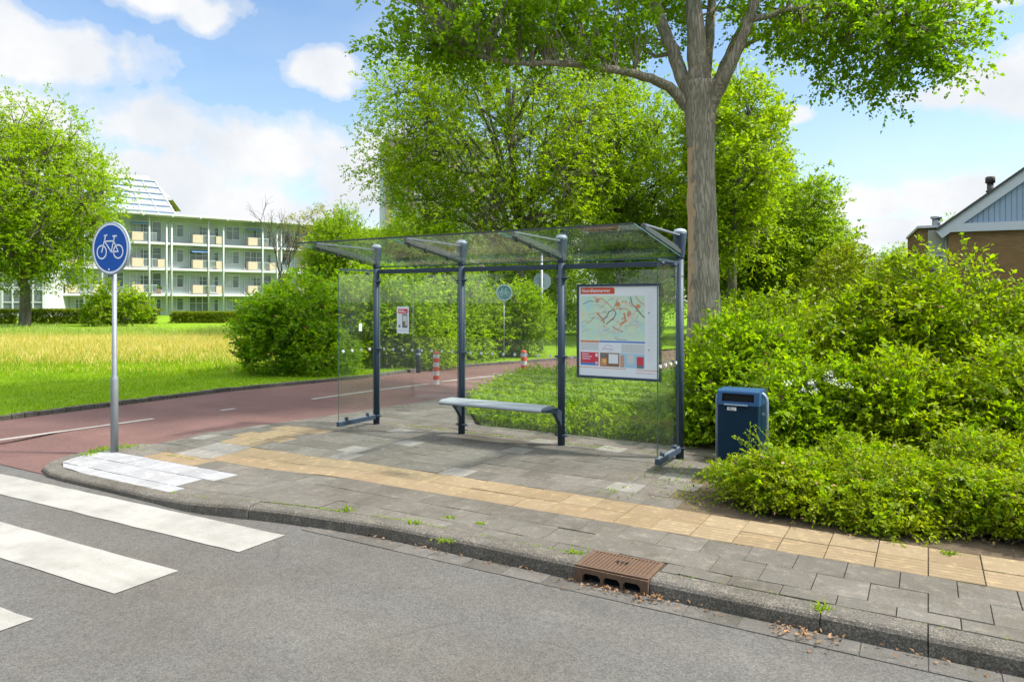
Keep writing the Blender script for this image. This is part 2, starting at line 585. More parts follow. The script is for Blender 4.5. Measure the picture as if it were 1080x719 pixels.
# ------------------------------------------------------------------ ground materials
def m_asphalt(name, col, speck=.35, warm=(1.06, 1.0, .94)):
    m = NT(name); co = m.coord()
    n1 = m.noise(co, 95, 3, .75); n2 = m.noise(co, .55, 6, .62); n3 = m.noise(co, 260, 2); n4 = m.noise(co, 26, 5, .7)
    c = m.mix(m.ramp(n1, [(.36, (0, 0, 0)), (.64, (1, 1, 1))]), tuple(x * (1 - speck) for x in col), tuple(x * (1 + speck) for x in col))
    c = m.mix(m.ramp(n2, [(.36, (0, 0, 0)), (.66, (1, 1, 1))]), c, m.mix(1, c, tuple(.72 * w for w in warm), 'MULTIPLY'))
    c = m.mix(m.ramp(n4, [(.38, (.55, .55, .55)), (.55, (0, 0, 0))]), c, m.mix(1, c, (.70, .70, .72), 'MULTIPLY'))
    c = m.mix(m.ramp(n3, [(.60, (0, 0, 0)), (.70, (.55, .55, .55))]), c, tuple(min(1, x * 2.3) for x in col))
    st = m.noise(m.coord(scale=(.6, .6, .6)), 2.3, 8, .7)
    c = m.mix(m.ramp(st, [(.58, (0, 0, 0)), (.70, (.45, .45, .45))]), c, tuple(x * .60 for x in col))
    # long wheel-polished bands and fine cracks
    rot = m.n('ShaderNodeMapping', {0: co, 2: (0, 0, -ROADANG), 3: (1, 1, 1)}).outputs[0]
    bands = m.noise(m.n('ShaderNodeMapping', {0: rot, 3: (.05, 1.3, 1)}).outputs[0], 1.0, 3, .5)
    c = m.mix(m.ramp(bands, [(.45, (0, 0, 0)), (.62, (.5, .5, .5))]), c, m.mix(1, c, (1.22, 1.2, 1.16), 'MULTIPLY'))
    wv = m.mix(.25, co, m.noise(co, 1.6, 5, .6, out=1), 'ADD')
    cr = m.n('ShaderNodeTexVoronoi', {'Vector': wv, 'Scale': .42}, feature='DISTANCE_TO_EDGE').outputs[0]
    gate = m.ramp(m.noise(co, .5, 2), [(.5, (0, 0, 0)), (.58, (1, 1, 1))])
    c = m.mix(m.math('MULTIPLY', m.ramp(cr, [(.0, (.6, .6, .6)), (.006, (0, 0, 0))]), gate), c, tuple(x * .4 for x in col))
    h = m.math('ADD', m.math('MULTIPLY', n1, .8), m.math('MULTIPLY', n3, .5))
    return m.finish(c, .88, m.bump(h, .8, .008), spec=.25)


def m_tile(name, c1, c2, speck=.22, ribs=False, grime=.62):
    m = NT(name); co = m.coord()
    rnd = m.n('ShaderNodeNewGeometry').outputs['Random Per Island']
    c = m.mix(rnd, c1, c2)
    n1 = m.noise(co, 105, 3, .75); n2 = m.noise(co, 1.3, 7, .64); n3 = m.noise(co, 11, 6, .68); n5 = m.noise(co, 34, 4, .7)
    c = m.mix(m.math('MULTIPLY', m.ramp(n1, [(.38, (0, 0, 0)), (.60, (1, 1, 1))]), min(1, speck * 1.9)), c, m.mix(1, c, (.42, .41, .40), 'MULTIPLY'))
    c = m.mix(m.math('MULTIPLY', m.ramp(n1, [(.30, (1, 1, 1)), (.42, (0, 0, 0))]), min(1, speck * 1.5)), c, m.mix(1, c, (1.75, 1.72, 1.66), 'MULTIPLY'))
    c = m.mix(m.math('MULTIPLY', m.ramp(n5, [(.50, (0, 0, 0)), (.66, (1, 1, 1))]), grime * .6), c, m.mix(1, c, (.66, .64, .60), 'MULTIPLY'))
    c = m.mix(m.math('MULTIPLY', m.ramp(n2, [(.44, (0, 0, 0)), (.64, (1, 1, 1))]), grime), c, m.mix(1, c, (.60, .57, .50), 'MULTIPLY'))
    c = m.mix(m.math('MULTIPLY', m.ramp(n3, [(.52, (0, 0, 0)), (.64, (1, 1, 1))]), .75), c, m.mix(1, c, (1.5, 1.46, 1.38), 'MULTIPLY'))
    ms = m.noise(co, 3.4, 8, .72)
    c = m.mix(m.math('MULTIPLY', m.ramp(ms, [(.56, (0, 0, 0)), (.70, (1, 1, 1))]), grime * .9), c, m.mix(1, c, (.50, .52, .36), 'MULTIPLY'))
    gum = m.n('ShaderNodeTexVoronoi', {'Vector': co, 'Scale': 3.1}).outputs[0]
    c = m.mix(m.math('MULTIPLY', m.ramp(gum, [(.045, (1, 1, 1)), (.055, (0, 0, 0))]), grime * .7), c, m.mix(1, c, (.45, .45, .45), 'MULTIPLY'))
    h = m.math('MULTIPLY_ADD', n1, .6, m.math('MULTIPLY', n3, .6))
    nr = m.bump(h, .6, .006)
    if ribs:
        w = m.n('ShaderNodeTexWave', {'Vector': co, 'Scale': 11.5 / 2, 'Distortion': .0}, wave_type='BANDS', bands_direction='Y', wave_profile='SIN')
        b = m.n('ShaderNodeBump', {'Height': w.outputs[1], 'Strength': .8, 'Distance': .008, 'Normal': nr})
        nr = b.outputs[0]
        c = m.mix(m.math('MULTIPLY', m.ramp(w.outputs[1], [(.0, (1, 1, 1)), (.3, (0, 0, 0))]), .28), c, m.mix(1, c, (.45, .40, .33), 'MULTIPLY'))
    return m.finish(c, .9, nr, spec=.25)


def m_soil(name, c1=(.06, .045, .03), c2=(.17, .13, .085)):
    m = NT(name); co = m.coord()
    n = m.noise(co, 9, 8, .7)
    return m.finish(m.mix(n, c1, c2), .95, m.bump(m.noise(co, 40, 6, .7), .8, .03), spec=.1)


def m_joint(name):
    m = NT(name); co = m.coord()
    n = m.noise(co, 1.1, 6, .65)
    c = m.ramp(n, [(.42, (.060, .053, .042)), (.55, (.070, .064, .042)), (.64, (.12, .13, .04)), (.78, (.16, .18, .035))])
    return m.finish(c, .95, m.bump(m.noise(co, 60, 5), .6, .01), spec=.1)


def m_lawn(name):
    m = NT(name); co = m.coord()
    n = m.noise(co, .35, 5, .6); f = m.noise(co, 22, 6, .7); s = m.noise(m.coord(scale=(1, 3, 1)), 2.2, 4)
    c = m.mix(m.ramp(n, [(.3, (0, 0, 0)), (.7, (1, 1, 1))]), (.12, .235, .003), (.205, .33, .004))
    c = m.mix(m.math('MULTIPLY', m.ramp(f, [(.35, (0, 0, 0)), (.65, (1, 1, 1))]), .55), c, m.mix(1, c, (.55, .6, .5), 'MULTIPLY'))
    c = m.mix(m.math('MULTIPLY', m.ramp(s, [(.5, (0, 0, 0)), (.75, (1, 1, 1))]), .4), c, (.32, .40, .03))
    return m.finish(c, .9, m.bump(f, .9, .05), spec=.15)


def m_paint(name):
    m = NT(name); co = m.coord()
    n = m.noise(co, 1.7, 8, .68); f = m.noise(co, 160, 3, .7)
    c = m.ramp(n, [(.30, (.215, .205, .182)), (.50, (.285, .274, .246)), (.7, (.315, .304, .274))])
    c = m.mix(m.ramp(m.math('ADD', f, m.math('MULTIPLY_ADD', m.noise(co, 2.6, 5, .7), .5, -.25)), [(.555, (0, 0, 0)), (.655, (.85, .85, .85))]), c, (.16, .152, .138))
    rot = m.n('ShaderNodeMapping', {0: co, 2: (0, 0, -ROADANG)}).outputs[0]
    tyre = m.noise(m.n('ShaderNodeMapping', {0: rot, 3: (.35, 5.0, 1)}).outputs[0], 1.0, 5, .6)
    c = m.mix(m.math('MULTIPLY', m.ramp(tyre, [(.5, (0, 0, 0)), (.72, (1, 1, 1))]), .38), c, m.mix(1, c, (.66, .64, .60), 'MULTIPLY'))
    cr = m.n('ShaderNodeTexVoronoi', {'Vector': co, 'Scale': 2.2}, feature='DISTANCE_TO_EDGE').outputs[0]
    c = m.mix(m.math('MULTIPLY', m.ramp(cr, [(.0, (1, 1, 1)), (.012, (0, 0, 0))]), .25), c, (.3, .28, .25))
    return m.finish(c, .75, m.bump(f, .3, .003), spec=.3)


M_ROAD = m_asphalt('asphalt', (.112, .108, .099), .36)
M_BIKE = m_asphalt('red_asphalt', (.138, .076, .065), .2, (1.0, 1.0, 1.0))
M_GREY = m_tile('grey_tile', (.118, .107, .090), (.155, .142, .122))
M_LIGHT = m_tile('light_tile', (.180, .170, .150), (.210, .199, .178), .12, grime=.3)
M_TAN = m_tile('tan_tile', (.200, .146, .084), (.245, .187, .113), .10, grime=.28)
M_TANR = m_tile('tan_ribbed_tile', (.212, .156, .089), (.255, .195, .119), .08, True, grime=.2)
M_WHITE = m_tile('white_tile', (.245, .245, .25), (.285, .285, .29), .06, grime=.2)
M_JOINT = m_joint('mossy_joint')
M_KERB = m_tile('kerb_concrete', (.135, .123, .103), (.165, .151, .128), .85, grime=.6)
M_GUTTER = m_tile('gutter_paver', (.10, .094, .083), (.14, .13, .118), .25)
M_SOIL = m_soil('soil')
M_LAWN = m_lawn('lawn_grass')
M_ROUGH = m_soil('rough_grass_ground', (.045, .070, .018), (.085, .115, .030))
M_PAINT = m_paint('road_paint')
M_LINE = m_paint('line_paint')

ZR, ZB, ZL = -.10, -.03, .02

# ------------------------------------------------------------------ ground sheets
def smooth(x):
    x = max(0., min(1., x)); return x * x * (3 - 2 * x)


flat_poly('ground', [(-1500, -400), (1500, -400), (1500, 2500), (-1500, 2500)], M_ROUGH, -.16)
# road: one wide sheet along the kerb
flat_poly('road', [ts(-160, -14), ts(90, -14), ts(90, 4.2), ts(-7.2, 4.2), ts(-8.4, 4.4), ts(-13, 4.4), ts(-160, 4.4)], M_ROAD, ZR)
# cycle path: climbs gently from the road, then runs off behind the shelter
far_edge = [(-7.90, 9.80), (-7.31, 10.16), (-7.0, 10.71), (-6.5, 11.53), (-5.46, 13.36), (-3.78, 15.2), (-3.1, 16.0), (-2.32, 17.3), (-1.15, 18.5), (.07, 19.5), (2.5, 21.8), (6, 25.4), (13, 33), (30, 54)]


def tb(s):   # pavement border along the cycle path, in (t, s)
    pts = [(3.95, -7.55), (4.05, -7.92), (4.35, -8.15), (5.05, -8.24), (6.2, -8.02), (8.0, -7.66), (10.4, -7.32), (12, -7.1)]
    if s <= pts[0][0]: return pts[0][1]
    for (s0, t0), (s1, t1) in zip(pts, pts[1:]):
        if s <= s1: return t0 + (t1 - t0) * (s - s0) / (s1 - s0)
    return pts[-1][1]


def sb(t):   # back of the kerb
    pts = [(-7.9, 4.04), (-7.3, 3.97), (-5.3, 3.97), (-4.4, 4.16), (-3.5, 4.265), (-2.8, 4.28), (40, 4.28)]
    if t <= pts[0][0]: return pts[0][1]
    for (t0, s0), (t1, s1) in zip(pts, pts[1:]):
        if t <= t1: return s0 + (s1 - s0) * (t - t0) / (t1 - t0)
    return 4.28


bm = bmesh.new()
near = []; far = []
for i, s in enumerate([3.86, 4.3, 4.8, 5.6, 7, 8.5, 10.4]):
    z = ZR + .006 + (ZB - ZR - .006) * smooth((s - 3.9) / 1.9)
    near.append(ts(tb(s) + .12, s, z))
right_more = [(.55, 14.3), (3.2, 17.2), (7, 21), (14, 29), (33, 52)]
near += [(x, y, ZB) for x, y in right_more]
fe = [(-8.6, 9.35, ZR + .006), (-8.2, 9.6, ZR + .03)] + [(x, y, ZB) for x, y in far_edge[0:]]
# strips by resampling both borders
def resample(pl, n):
    P = np.array(pl); L = np.r_[0, np.cumsum(np.linalg.norm(np.diff(P[:, :2], axis=0), axis=1))]
    u = np.linspace(0, 1, n) ** 1.6 * L[-1]
    return np.stack([np.interp(u, L, P[:, k]) for k in range(3)], axis=1)
# left border begins on the road edge
a = resample([ts(-13.2, 3.86, ZR + .006), ts(-12.8, 4.6, ZR + .03)] + [(x, y, ZB) for x, y in far_edge], 70)
b = resample(near, 70)
vs = []
for p, q in zip(a, b):
    vs.append([bm.verts.new(tuple(p + (q - p) * k / 6)) for k in range(7)])
for r0, r1 in zip(vs, vs[1:]):
    for k in range(6): bm.faces.new([r0[k], r0[k + 1], r1[k + 1], r1[k]])
bmesh.ops.recalc_face_normals(bm, faces=bm.faces)
for f in bm.faces:
    f.normal_update()
    if f.normal.z < 0: f.normal_flip()
me = bpy.data.meshes.new('cycle_path'); bm.to_mesh(me); bm.free(); me.materials.append(M_BIKE)
tag(link('cycle_path', me), kind='structure')

# lawn beyond the cycle path, and green verge behind the shelter
lawn = [(x, y) for x, y in far_edge] + [(300, 420), (-400, 420), (-400, 250)] + [ts(-60, 4.6)[:2], ts(-13.6, 4.6)[:2], (-8.5, 10.1)]
flat_poly('lawn', lawn, M_LAWN, ZL)
verge = [ts(t, s)[:2] for t, s in ((60, 5.63), (-1.9, 5.63), (-2.0, 7.9), (-5.2, 8.1), (-7.1, 10.3))] + right_more + [(120, 140), (200, 60)]
flat_poly('verge', verge, M_ROUGH, -.018)
soil = [ts(t, s)[:2] for t, s in ((14, 5.63), (-1.78, 5.63), (-2.3, 5.75), (-2.35, 7.3), (-2.4, 8.0), (-2.3, 8.2), (-1.8, 9.2), (2, 10.5), (14, 10.5))]
flat_poly('soil_bed', soil, M_SOIL, -.0065)
# edging stones between lawn and cycle path
mb = MB()
pe = resample([(x, y, 0) for x, y in [(-8.35, 9.75)] + far_edge[:11]], 60)
for p, q in zip(pe, pe[1:]):
    p = Vector(p); q = Vector(q); L = (q - p).length; nseg = max(1, round(L / .9))
    for k in range(nseg):
        a_ = p + (q - p) * (k / nseg); b_ = p + (q - p) * ((k + 1) / nseg); d = (b_ - a_).normalized() * .004
        off = Vector((-(b_ - a_).y, (b_ - a_).x, 0)).normalized() * .05
        zz = .035 + random.uniform(-.006, .006)
        mb.bar(a_ + d + off + Vector((0, 0, zz - .06)), b_ - d + off + Vector((0, 0, zz - .06)), .11, .13, 0, .012)
tag(mb.build('lawn_edging_kerb', M_KERB), kind='structure')

# ------------------------------------------------------------------ pavement: tiles laid one by one, one mesh
def clip(poly, a, b, c):      # keep a*x+b*y+c >= 0
    out = []
    for i in range(len(poly)):
        p = poly[i]; q = poly[(i + 1) % len(poly)]
        fp = a * p[0] + b * p[1] + c; fq = a * q[0] + b * q[1] + c
        if fp >= 0: out.append(p)
        if fp * fq < 0:
            u = fp / (fp - fq); out.append((p[0] + (q[0] - p[0]) * u, p[1] + (q[1] - p[1]) * u))
    return out


def dip(t, s):
    return -.045 * smooth((-4.7 - t) / 1.3) * smooth((6.0 - s) / .9) - .028 * smooth((tb(s) + .5 - t) / .5) * smooth((s - 5) / 1.0)


def back_border(t):
    if t > -1.75: return 5.61
    if t > -1.98: return 5.61 + (t + 1.75) / (-.23) * 2.0
    if t > -5.3: return 8.08
    return 8.08 + (-5.3 - t) * 1.28


pv = MB()
TL = .295
rr = random.Random(5)
row = 0
s0 = 5.02 - TL * 4
rowtone = {}
while s0 < 10.6:
    s1 = s0 + TL
    half = (row % 2) * TL / 2
    sc_ = (s0 + s1) / 2
    tan_row = abs(sc_ - 5.1675) < .02 or abs(sc_ - 5.4625) < .02
    t0 = -8.85 + (0 if tan_row or sc_ < 5.0 and False else half)
    while t0 < 12:
        ln = TL
        t1 = t0 + ln; tc = (t0 + t1) / 2
        mi = 0
        white = tc < -5.93 and sc_ < 4.73
        if tan_row: mi = (2 if sc_ > 5.3 or tc < -1.95 else 3) if tc > -6.75 else 0
        if tan_row and -7.35 < tc <= -6.75: mi = 1
        if -7.42 < tc < -6.72 and 5.6 < sc_ < 6.85: mi = 2
        if -7.42 < tc < -6.72 and 4.73 < sc_ < 5.02: mi = 2
        if white: mi = 4
        if mi == 0 and sc_ > 5.6 and rr.random() < (.03 if tc < -6.5 or tc > -2.5 else .10): mi = 1
        g = .0045 if mi == 4 else .0028 if mi in (2, 3) else .0022
        poly = [(t0 + g, s0 + g), (t1 - g, s0 + g), (t1 - g, s1 - g), (t0 + g, s1 - g)]
        # kerb border
        k = (sb(tc + .1) - sb(tc - .1)) / .2
        poly = clip(poly, -k, 1, k * tc - sb(tc) - .003)
        if len(poly) > 2:
            kk = (tb(sc_ + .1) - tb(sc_ - .1)) / .2
            poly = clip(poly, 1, -kk, kk * sc_ - tb(sc_) - .0)
        if len(poly) > 2: 
            if sc_ < 5.62 or tc < -1.4:
                k3 = (back_border(tc + .08) - back_border(tc - .08)) / .16
                if tan_row or sc_ < 5.6: pass
                elif abs(k3) < 3: poly = clip(poly, k3, -1, back_border(tc) - k3 * tc)
                elif not sc_ < back_border(tc): poly = []
            else: poly = []
        if len(poly) > 2 and s0 < 4.40 and t1 > -1.95 and t0 < -1.43:
            if tc > -1.69: poly = clip(poly, 1, 0, 1.435)
            else: poly = clip(poly, -1, 0, -1.95)
            if len(poly) > 2 and s1 > 4.42: pass
        if len(poly) > 2:
            cx = sum(p[0] for p in poly) / len(poly); cy = sum(p[1] for p in poly) / len(poly)
            dz = rr.gauss(0, .0016); ax = rr.gauss(0, .005); ay = rr.gauss(0, .005)
            near_drain = abs(cx + 1.69) < .62 and cy < 4.75
            if near_drain: dz -= .003; ax = rr.gauss(0, .014); ay = rr.gauss(0, .014)
            def zf(p): return dip(p[0], p[1]) + dz + ax * (p[0] - cx) + ay * (p[1] - cy)
            inn = [(cx + (p[0] - cx) * .982, cy + (p[1] - cy) * .982) for p in poly]
            n = len(poly)
            V_ = [(p[0], p[1], zf(p)) for p in inn] + [(p[0], p[1], zf(p) - .003) for p in poly] + [(p[0], p[1], zf(p) - .05) for p in poly]
            F_ = [list(range(n))] + [[n + i, n + (i + 1) % n, (i + 1) % n, i] for i in range(n)] + [[2 * n + i, 2 * n + (i + 1) % n, n + (i + 1) % n, n + i] for i in range(n)]
            pv.add(V_, F_, mi)
        t0 = t1
    s0 = s1; row += 1
# the bed the tiles lie in
N_ = 60
grid = []
for i in range(N_):
    t = -8.3 + i * (20.3 / (N_ - 1))
    sb_ = sb(t)
    top = 5.62 if t > -1.9 else (8.05 if t > -5.3 else 8.05 + (-5.3 - t) * 1.28)
    rowv = []
    for k in range(12):
        s = sb_ + (top - sb_) * k / 11
        tt = max(t, tb(s) + .01)
        rowv.append((tt, s, dip(tt, s) - .011))
    grid.append(rowv)
vv = [p for r_ in grid for p in r_]
pv.add(vv, [[i * 12 + k, (i + 1) * 12 + k, (i + 1) * 12 + k + 1, i * 12 + k + 1] for i in range(N_ - 1) for k in range(11)], 5)
tag(pv.build('pavement', [M_GREY, M_LIGHT, M_TAN, M_TANR, M_WHITE, M_JOINT], rz=ROADANG), kind='structure')

# ------------------------------------------------------------------ kerb stones
def kerb_stone(mb, pts, zt):
    """pts: polyline (t,s) of the back edge; profile is swept towards the road"""
    prof = [(0, -.16), (0, 0), (.130, .0015), (.150, -.007), (.163, -.024), (.178, -.16)]
    n = len(pts); vs = []; m = len(prof)
    for i, p in enumerate(pts):
        a_ = pts[max(0, i - 1)]; b_ = pts[min(n - 1, i + 1)]
        d = Vector((b_[0] - a_[0], b_[1] - a_[1])).normalized(); nx, ny = d.y, -d.x
        for o, z in prof: vs.append((p[0] + nx * o, p[1] + ny * o, zt(p) + z if z > -.1 else -.16))
    fs = [[i * m + k, (i + 1) * m + k, (i + 1) * m + k + 1, i * m + k + 1] for i in range(n - 1) for k in range(m - 1)]
    fs += [list(range(m))[::-1], [(n - 1) * m + k for k in range(m)]]
    fs = [f[::-1] for f in fs]
    mb.add(vs, fs, 0)


kb = MB()
joints = [-1.45, -.5, 0.0] + [1.0 + i for i in range(14)]
segs = list(zip(joints, joints[1:]))
j2 = [-1.935, -2.9, -3.88, -4.81, -5.75, -6.55, -7.3]
segs += [(b_, a_) for a_, b_ in zip(j2, j2[1:])]
for a_, b_ in segs:
    n = 6; dz = random.gauss(0, .003); so = random.gauss(0, .003)
    pts = [(a_ + .003 + (b_ - a_ - .006) * i / (n - 1), 0) for i in range(n)]
    pts = [(t, sb(t) + so) for t, _ in pts]
    kerb_stone(kb, pts, lambda p: -.045 * smooth((-4.7 - p[0]) / 1.3) + dz)
# the rounded corner, then a flush run along the cycle path
corner = [(-7.30, 3.97), (-7.62, 3.985), (-7.88, 4.06), (-8.06, 4.2), (-8.17, 4.42), (-8.215, 4.7), (-8.235, 5.0)]
kerb_stone(kb, corner[::-1], lambda p: -.047)
tag(kb.build('kerb', M_KERB, rz=ROADANG), kind='structure')
# gutter pavers against the kerb
gb = MB()
t = -4.2
while t < 12:
    l = .30
    gb.box((t + l / 2, 4.015 - .0 + random.gauss(0, .001), ZR - .020 + random.gauss(0, .0008)), (l - .006, .155, .052), 0, bev=.004)
    t += l
tag(gb.build('gutter', M_GUTTER, rz=ROADANG), kind='structure')

# ------------------------------------------------------------------ painted markings
for k in range(5):
    o_ = -.42 * 2.03 * k
    tr = -4.20 - .05 * k
    def sl(t, s): return s + .031 * (t + 4.2)
    pts = []
    rr = random.Random(k)
    s_hi, s_lo = 3.775 + o_, 3.36 + o_ - .01 * k
    top = [(tr + (-9.3 - tr) * i / 30, sl(tr + (-9.3 - tr) * i / 30, s_hi) + rr.gauss(0, .003)) for i in range(31)]
    bot = [(t_, sl(t_, s_lo) + rr.gauss(0, .003)) for t_, _ in top[::-1]]
    flat_poly('zebra_marking', [ts(t_, s_)[:2] for t_, s_ in top + bot], M_PAINT, ZR + .005)


def stripe_line(pts, w, z):
    P = [Vector((p[0], p[1])) for p in pts]; lft = []; rgt = []
    for i, p in enumerate(P):
        d = (P[min(i + 1, len(P) - 1)] - P[max(i - 1, 0)]).normalized(); nn = Vector((-d.y, d.x)) * w / 2
        lft.append(p + nn); rgt.append(p - nn)
    flat_poly('line_marking', [tuple(v) for v in lft + rgt[::-1]], M_LINE, z)


g = lambda x, y: at(x, y, ZB)[:2]
stripe_line([g(-60, 471), g(0, 464), g(80, 453), g(162, 441.6)], .09, ZB + .006)
stripe_line([g(233, 433), g(248, 431)], .09, ZB + .006)
stripe_line([g(329, 421), g(390, 412.5), g(453.6, 404.6)], .11, ZB + .006)
stripe_line([g(464.8, 402.6), g(528, 395.6), g(575, 391)], .11, ZB + .006)
# ------------------------------------------------------------------ bus shelter
M_STEEL = plain('slate_blue_steel', (.035, .054, .080), .5, .25, 14, .0, .35, .05, 90)
M_CAP = plain('light_cap', (.30, .34, .39), .4, .08)
M_ARM = plain('grey_green_arm', (.050, .060, .055), .5, .15)
M_TIE = plain('pale_tie', (.15, .17, .20), .45, .1)
M_SEAT = plain('grey_seat', (.30, .325, .335), .45, .12, 5, .0, .5)
M_GLASS = glass_mat('pane_glass', (.975, .99, .982), 1.75, dirt=.012)
M_ROOFG = glass_mat('roof_glass', (.955, .988, .972), 1.75, .05)
M_EDGE = plain('glass_edge', (.05, .12, .095), .4, .1)
M_DOT = plain('frosted_dot', (.55, .57, .55), .6, .03)
M_BROWN = plain('brown_strip', (.30, .17, .10), .7, .3, 30)

PX, PY = -1.853, 9.72
BAY = 1.407
shelter = empty('bus_shelter', (PX, PY, 0), ROADANG, 'glass bus shelter with slate blue posts and a tilted glass roof', 'bus shelter')


def glass_slab(mb, pts, th_vec):
    """slab from 4 corners, extruded by th_vec; faces slot 0, rims slot 1"""
    a = [Vector(p) for p in pts]; b = [p + Vector(th_vec) for p in a]
    vs = a + b
    mb.add(vs, [[0, 1, 2, 3], [7, 6, 5, 4]], 0)
    mb.add(vs, [[i, 4 + i, 4 + (i + 1) % 4, (i + 1) % 4] for i in range(4)], 1)


def roofz(L): return 2.155 + .156 * L


for i in range(4):
    t = i * BAY
    mb = MB()
    mb.lathe([(.043, -.05), (.043, 2.13)], 28)
    post = mb.build('post', M_STEEL, shelter, (t, 0, 0))
    mb = MB()
    mb.lathe([(.046, 2.125), (.047, 2.14), (.055, 2.20), (.073, 2.385), (.074, 2.40)], 32)
    mb.build('collar', M_STEEL, post)
    mb = MB()
    mb.lathe([(.074, 2.40), (.072, 2.415), (.056, 2.437), (.03, 2.447), (.0005, 2.450)], 32)
    mb.build('cap', M_CAP, post)
    for z in (.115, 1.03, 1.94):
        mb = MB()
        prof = [(.001, -.022), (.06, -.016), (.096, -.004), (.098, .003), (.06, .014), (.001, .020)]
        mb.lathe(prof, 24, 0, (0, 0, z), caps=False)
        mb.v = [(x if (i or x > 0) and (i < 3 or x < 0) else x * .5, y * .42, zz) for x, y, zz in mb.v]
        mb.build('glass_clamp', M_STEEL, post)
    # bracket: rising arm + level tie
    mb = MB()
    a = Vector((t, -.03, roofz(.03) + .035)); b = Vector((t, -1.13, roofz(1.13) + .030))
    mb.bar(a, b, .055, .05, 0, .006)
    mb.bar(a + Vector((0, 0, .03)), b + Vector((0, 0, .018)), .012, .05, 0, .002)
    mb.bar((t, -.06, 2.375), (t, -1.12, roofz(1.13) + .055), .045, .018, 1, .003)
    for L in (.3, .75, 1.05):
        mb.tube([(t, -L, roofz(L) - .03), (t, -L, roofz(L) + .02)], .02, 10)
    mb.build('roof_bracket', [M_ARM, M_TIE], shelter)

# roof panes
for i in range(3):
    mb = MB()
    x0, x1 = i * BAY + (.004 if i else -.03), (i + 1) * BAY - (.004 if i < 2 else -.02)
    p = [(x0, .05, roofz(-.05) - .014), (x1, .05, roofz(-.05) - .014), (x1, -1.41, roofz(1.41) - .014), (x0, -1.41, roofz(1.41) - .014)]
    glass_slab(mb, p[::-1], (0, 0, .012))
    if i == 2:
        xa, xb = x1 - .62, x1 - .20
        mb.add([(xa, -1.385, roofz(1.385) + .0), (xb, -1.385, roofz(1.385)), (xb, -1.26, roofz(1.26)), (xa, -1.26, roofz(1.26))], [[0, 1, 2, 3]], 2)
    mb.build('roof_pane', [M_ROOFG, M_EDGE, M_BROWN], shelter)
mb = MB()
mb.bar((-.03, -1.414, roofz(1.41) - .008), (3 * BAY + .02, -1.414, roofz(1.41) - .008), .010, .018, 0)
mb.build('roof_edge_strip', M_ARM, shelter)
# rails
for i in range(3):
    mb = MB()
    mb.bar((i * BAY + .043, 0, 2.075), ((i + 1) * BAY - .043, 0, 2.075), .045, .058, 0, .006)
    mb.build('top_rail', M_STEEL, shelter)
# back panes with their row of dots
for i in range(3):
    mb = MB()
    x0, x1 = i * BAY + .062, (i + 1) * BAY - .062
    glass_slab(mb, [(x0, -.005, .10), (x1, -.005, .10), (x1, -.005, 2.02), (x0, -.005, 2.02)], (0, .010, 0))
    M = Matrix.Translation((0, -.0075, 0)) @ Matrix.Rotation(PI / 2, 4, 'X')
    for k in range(8):
        mb.disc((x0 + (k + .5) * (x1 - x0) / 8, 1.03, 0), .019, 2, 16, M)
    mb.build('back_pane', [M_GLASS, M_EDGE, M_DOT], shelter)
# side panes
for i, x in ((0, 0), (1, 3 * BAY)):
    mb = MB()
    glass_slab(mb, [(x + .005, -.055, .10), (x + .005, -.725, .10), (x + .005, -.725, 2.05), (x + .005, -.055, 2.05)], (-.010, 0, 0))
    M = Matrix.Translation((x + .0075, 0, 0)) @ Matrix.Rotation(PI / 2, 4, 'Z') @ Matrix.Rotation(PI / 2, 4, 'X')
    for k in range(4):
        mb.disc((-.055 - (k + .5) * .67 / 4, 1.03, 0), .019, 2, 16, M)
        M2 = Matrix.Translation((x - .0075, 0, 0)) @ Matrix.Rotation(-PI / 2, 4, 'Z') @ Matrix.Rotation(PI / 2, 4, 'X')
        mb.disc((.055 + (k + .5) * .67 / 4, 1.03, 0), .019, 2, 16, M2)
    mb.build('side_pane', [M_GLASS, M_EDGE, M_DOT], shelter)
    mb = MB()
    mb.bar((x, -.02, .10), (x, -.735, .10), .05, .055, 0, .004)
    mb.bar((x, -.02, .13), (x, -.735, .13), .028, .012, 1, .003)
    for L in (.18, .58):
        mb.tube([(x, -L, .12), (x, -L, .175)], .020, 12)
        mb.tube([(x - .02, -L, .158), (x + .02, -L, .158)], .016, 12)
    mb.build('bottom_rail', [M_STEEL, M_TIE], shelter)
    mb = MB()
    mb.bar((x, -.02, 2.085), (x, -.72, 2.085), .012, .022, 0)
    for L in (.18, .58):
        mb.tube([(x - .018, -L, 2.05), (x + .018, -L, 2.05)], .02, 12)
    mb.build('side_strap', M_STEEL, shelter)

# bench, carried by the posts
bench = MB()
prof = []
for k in range(13):
    u = k / 12
    L = .115 + .345 * u
    z = .487 - .030 * (2 * u - 1) ** 4 - .006 * math.sin(PI * u)
    prof.append((L, z))
under = [(L, z - .032) for L, z in prof[::-1]]
poly = prof + under
x0, x1 = BAY - .02, 2 * BAY - .03
n = len(poly)
vs = [(x0, -L, z) for L, z in poly] + [(x1, -L, z) for L, z in poly]
bench.add(vs, [[i, (i + 1) % n, n + (i + 1) % n, n + i] for i in range(n)], 0, True)
bench.add(vs, [list(range(n))[::-1], [n + i for i in range(n)]], 0)
bo = bench.build('bench', M_SEAT, shelter)
for x in (BAY, 2 * BAY):
    mb = MB()
    q = [(-.035, .22), (-.035, .40), (-.16, .452), (-.44, .452), (-.44, .432), (-.20, .395), (-.10, .30)]
    vs = [(x - .024, y, z) for y, z in q] + [(x + .024, y, z) for y, z in q]
    m_ = len(q)
    mb.add(vs, [list(range(m_)), [m_ + i for i in range(m_)][::-1]] + [[i, m_ + i, m_ + (i + 1) % m_, (i + 1) % m_] for i in range(m_)], 0)
    mb.build('bench_bracket', M_STEEL, bo)


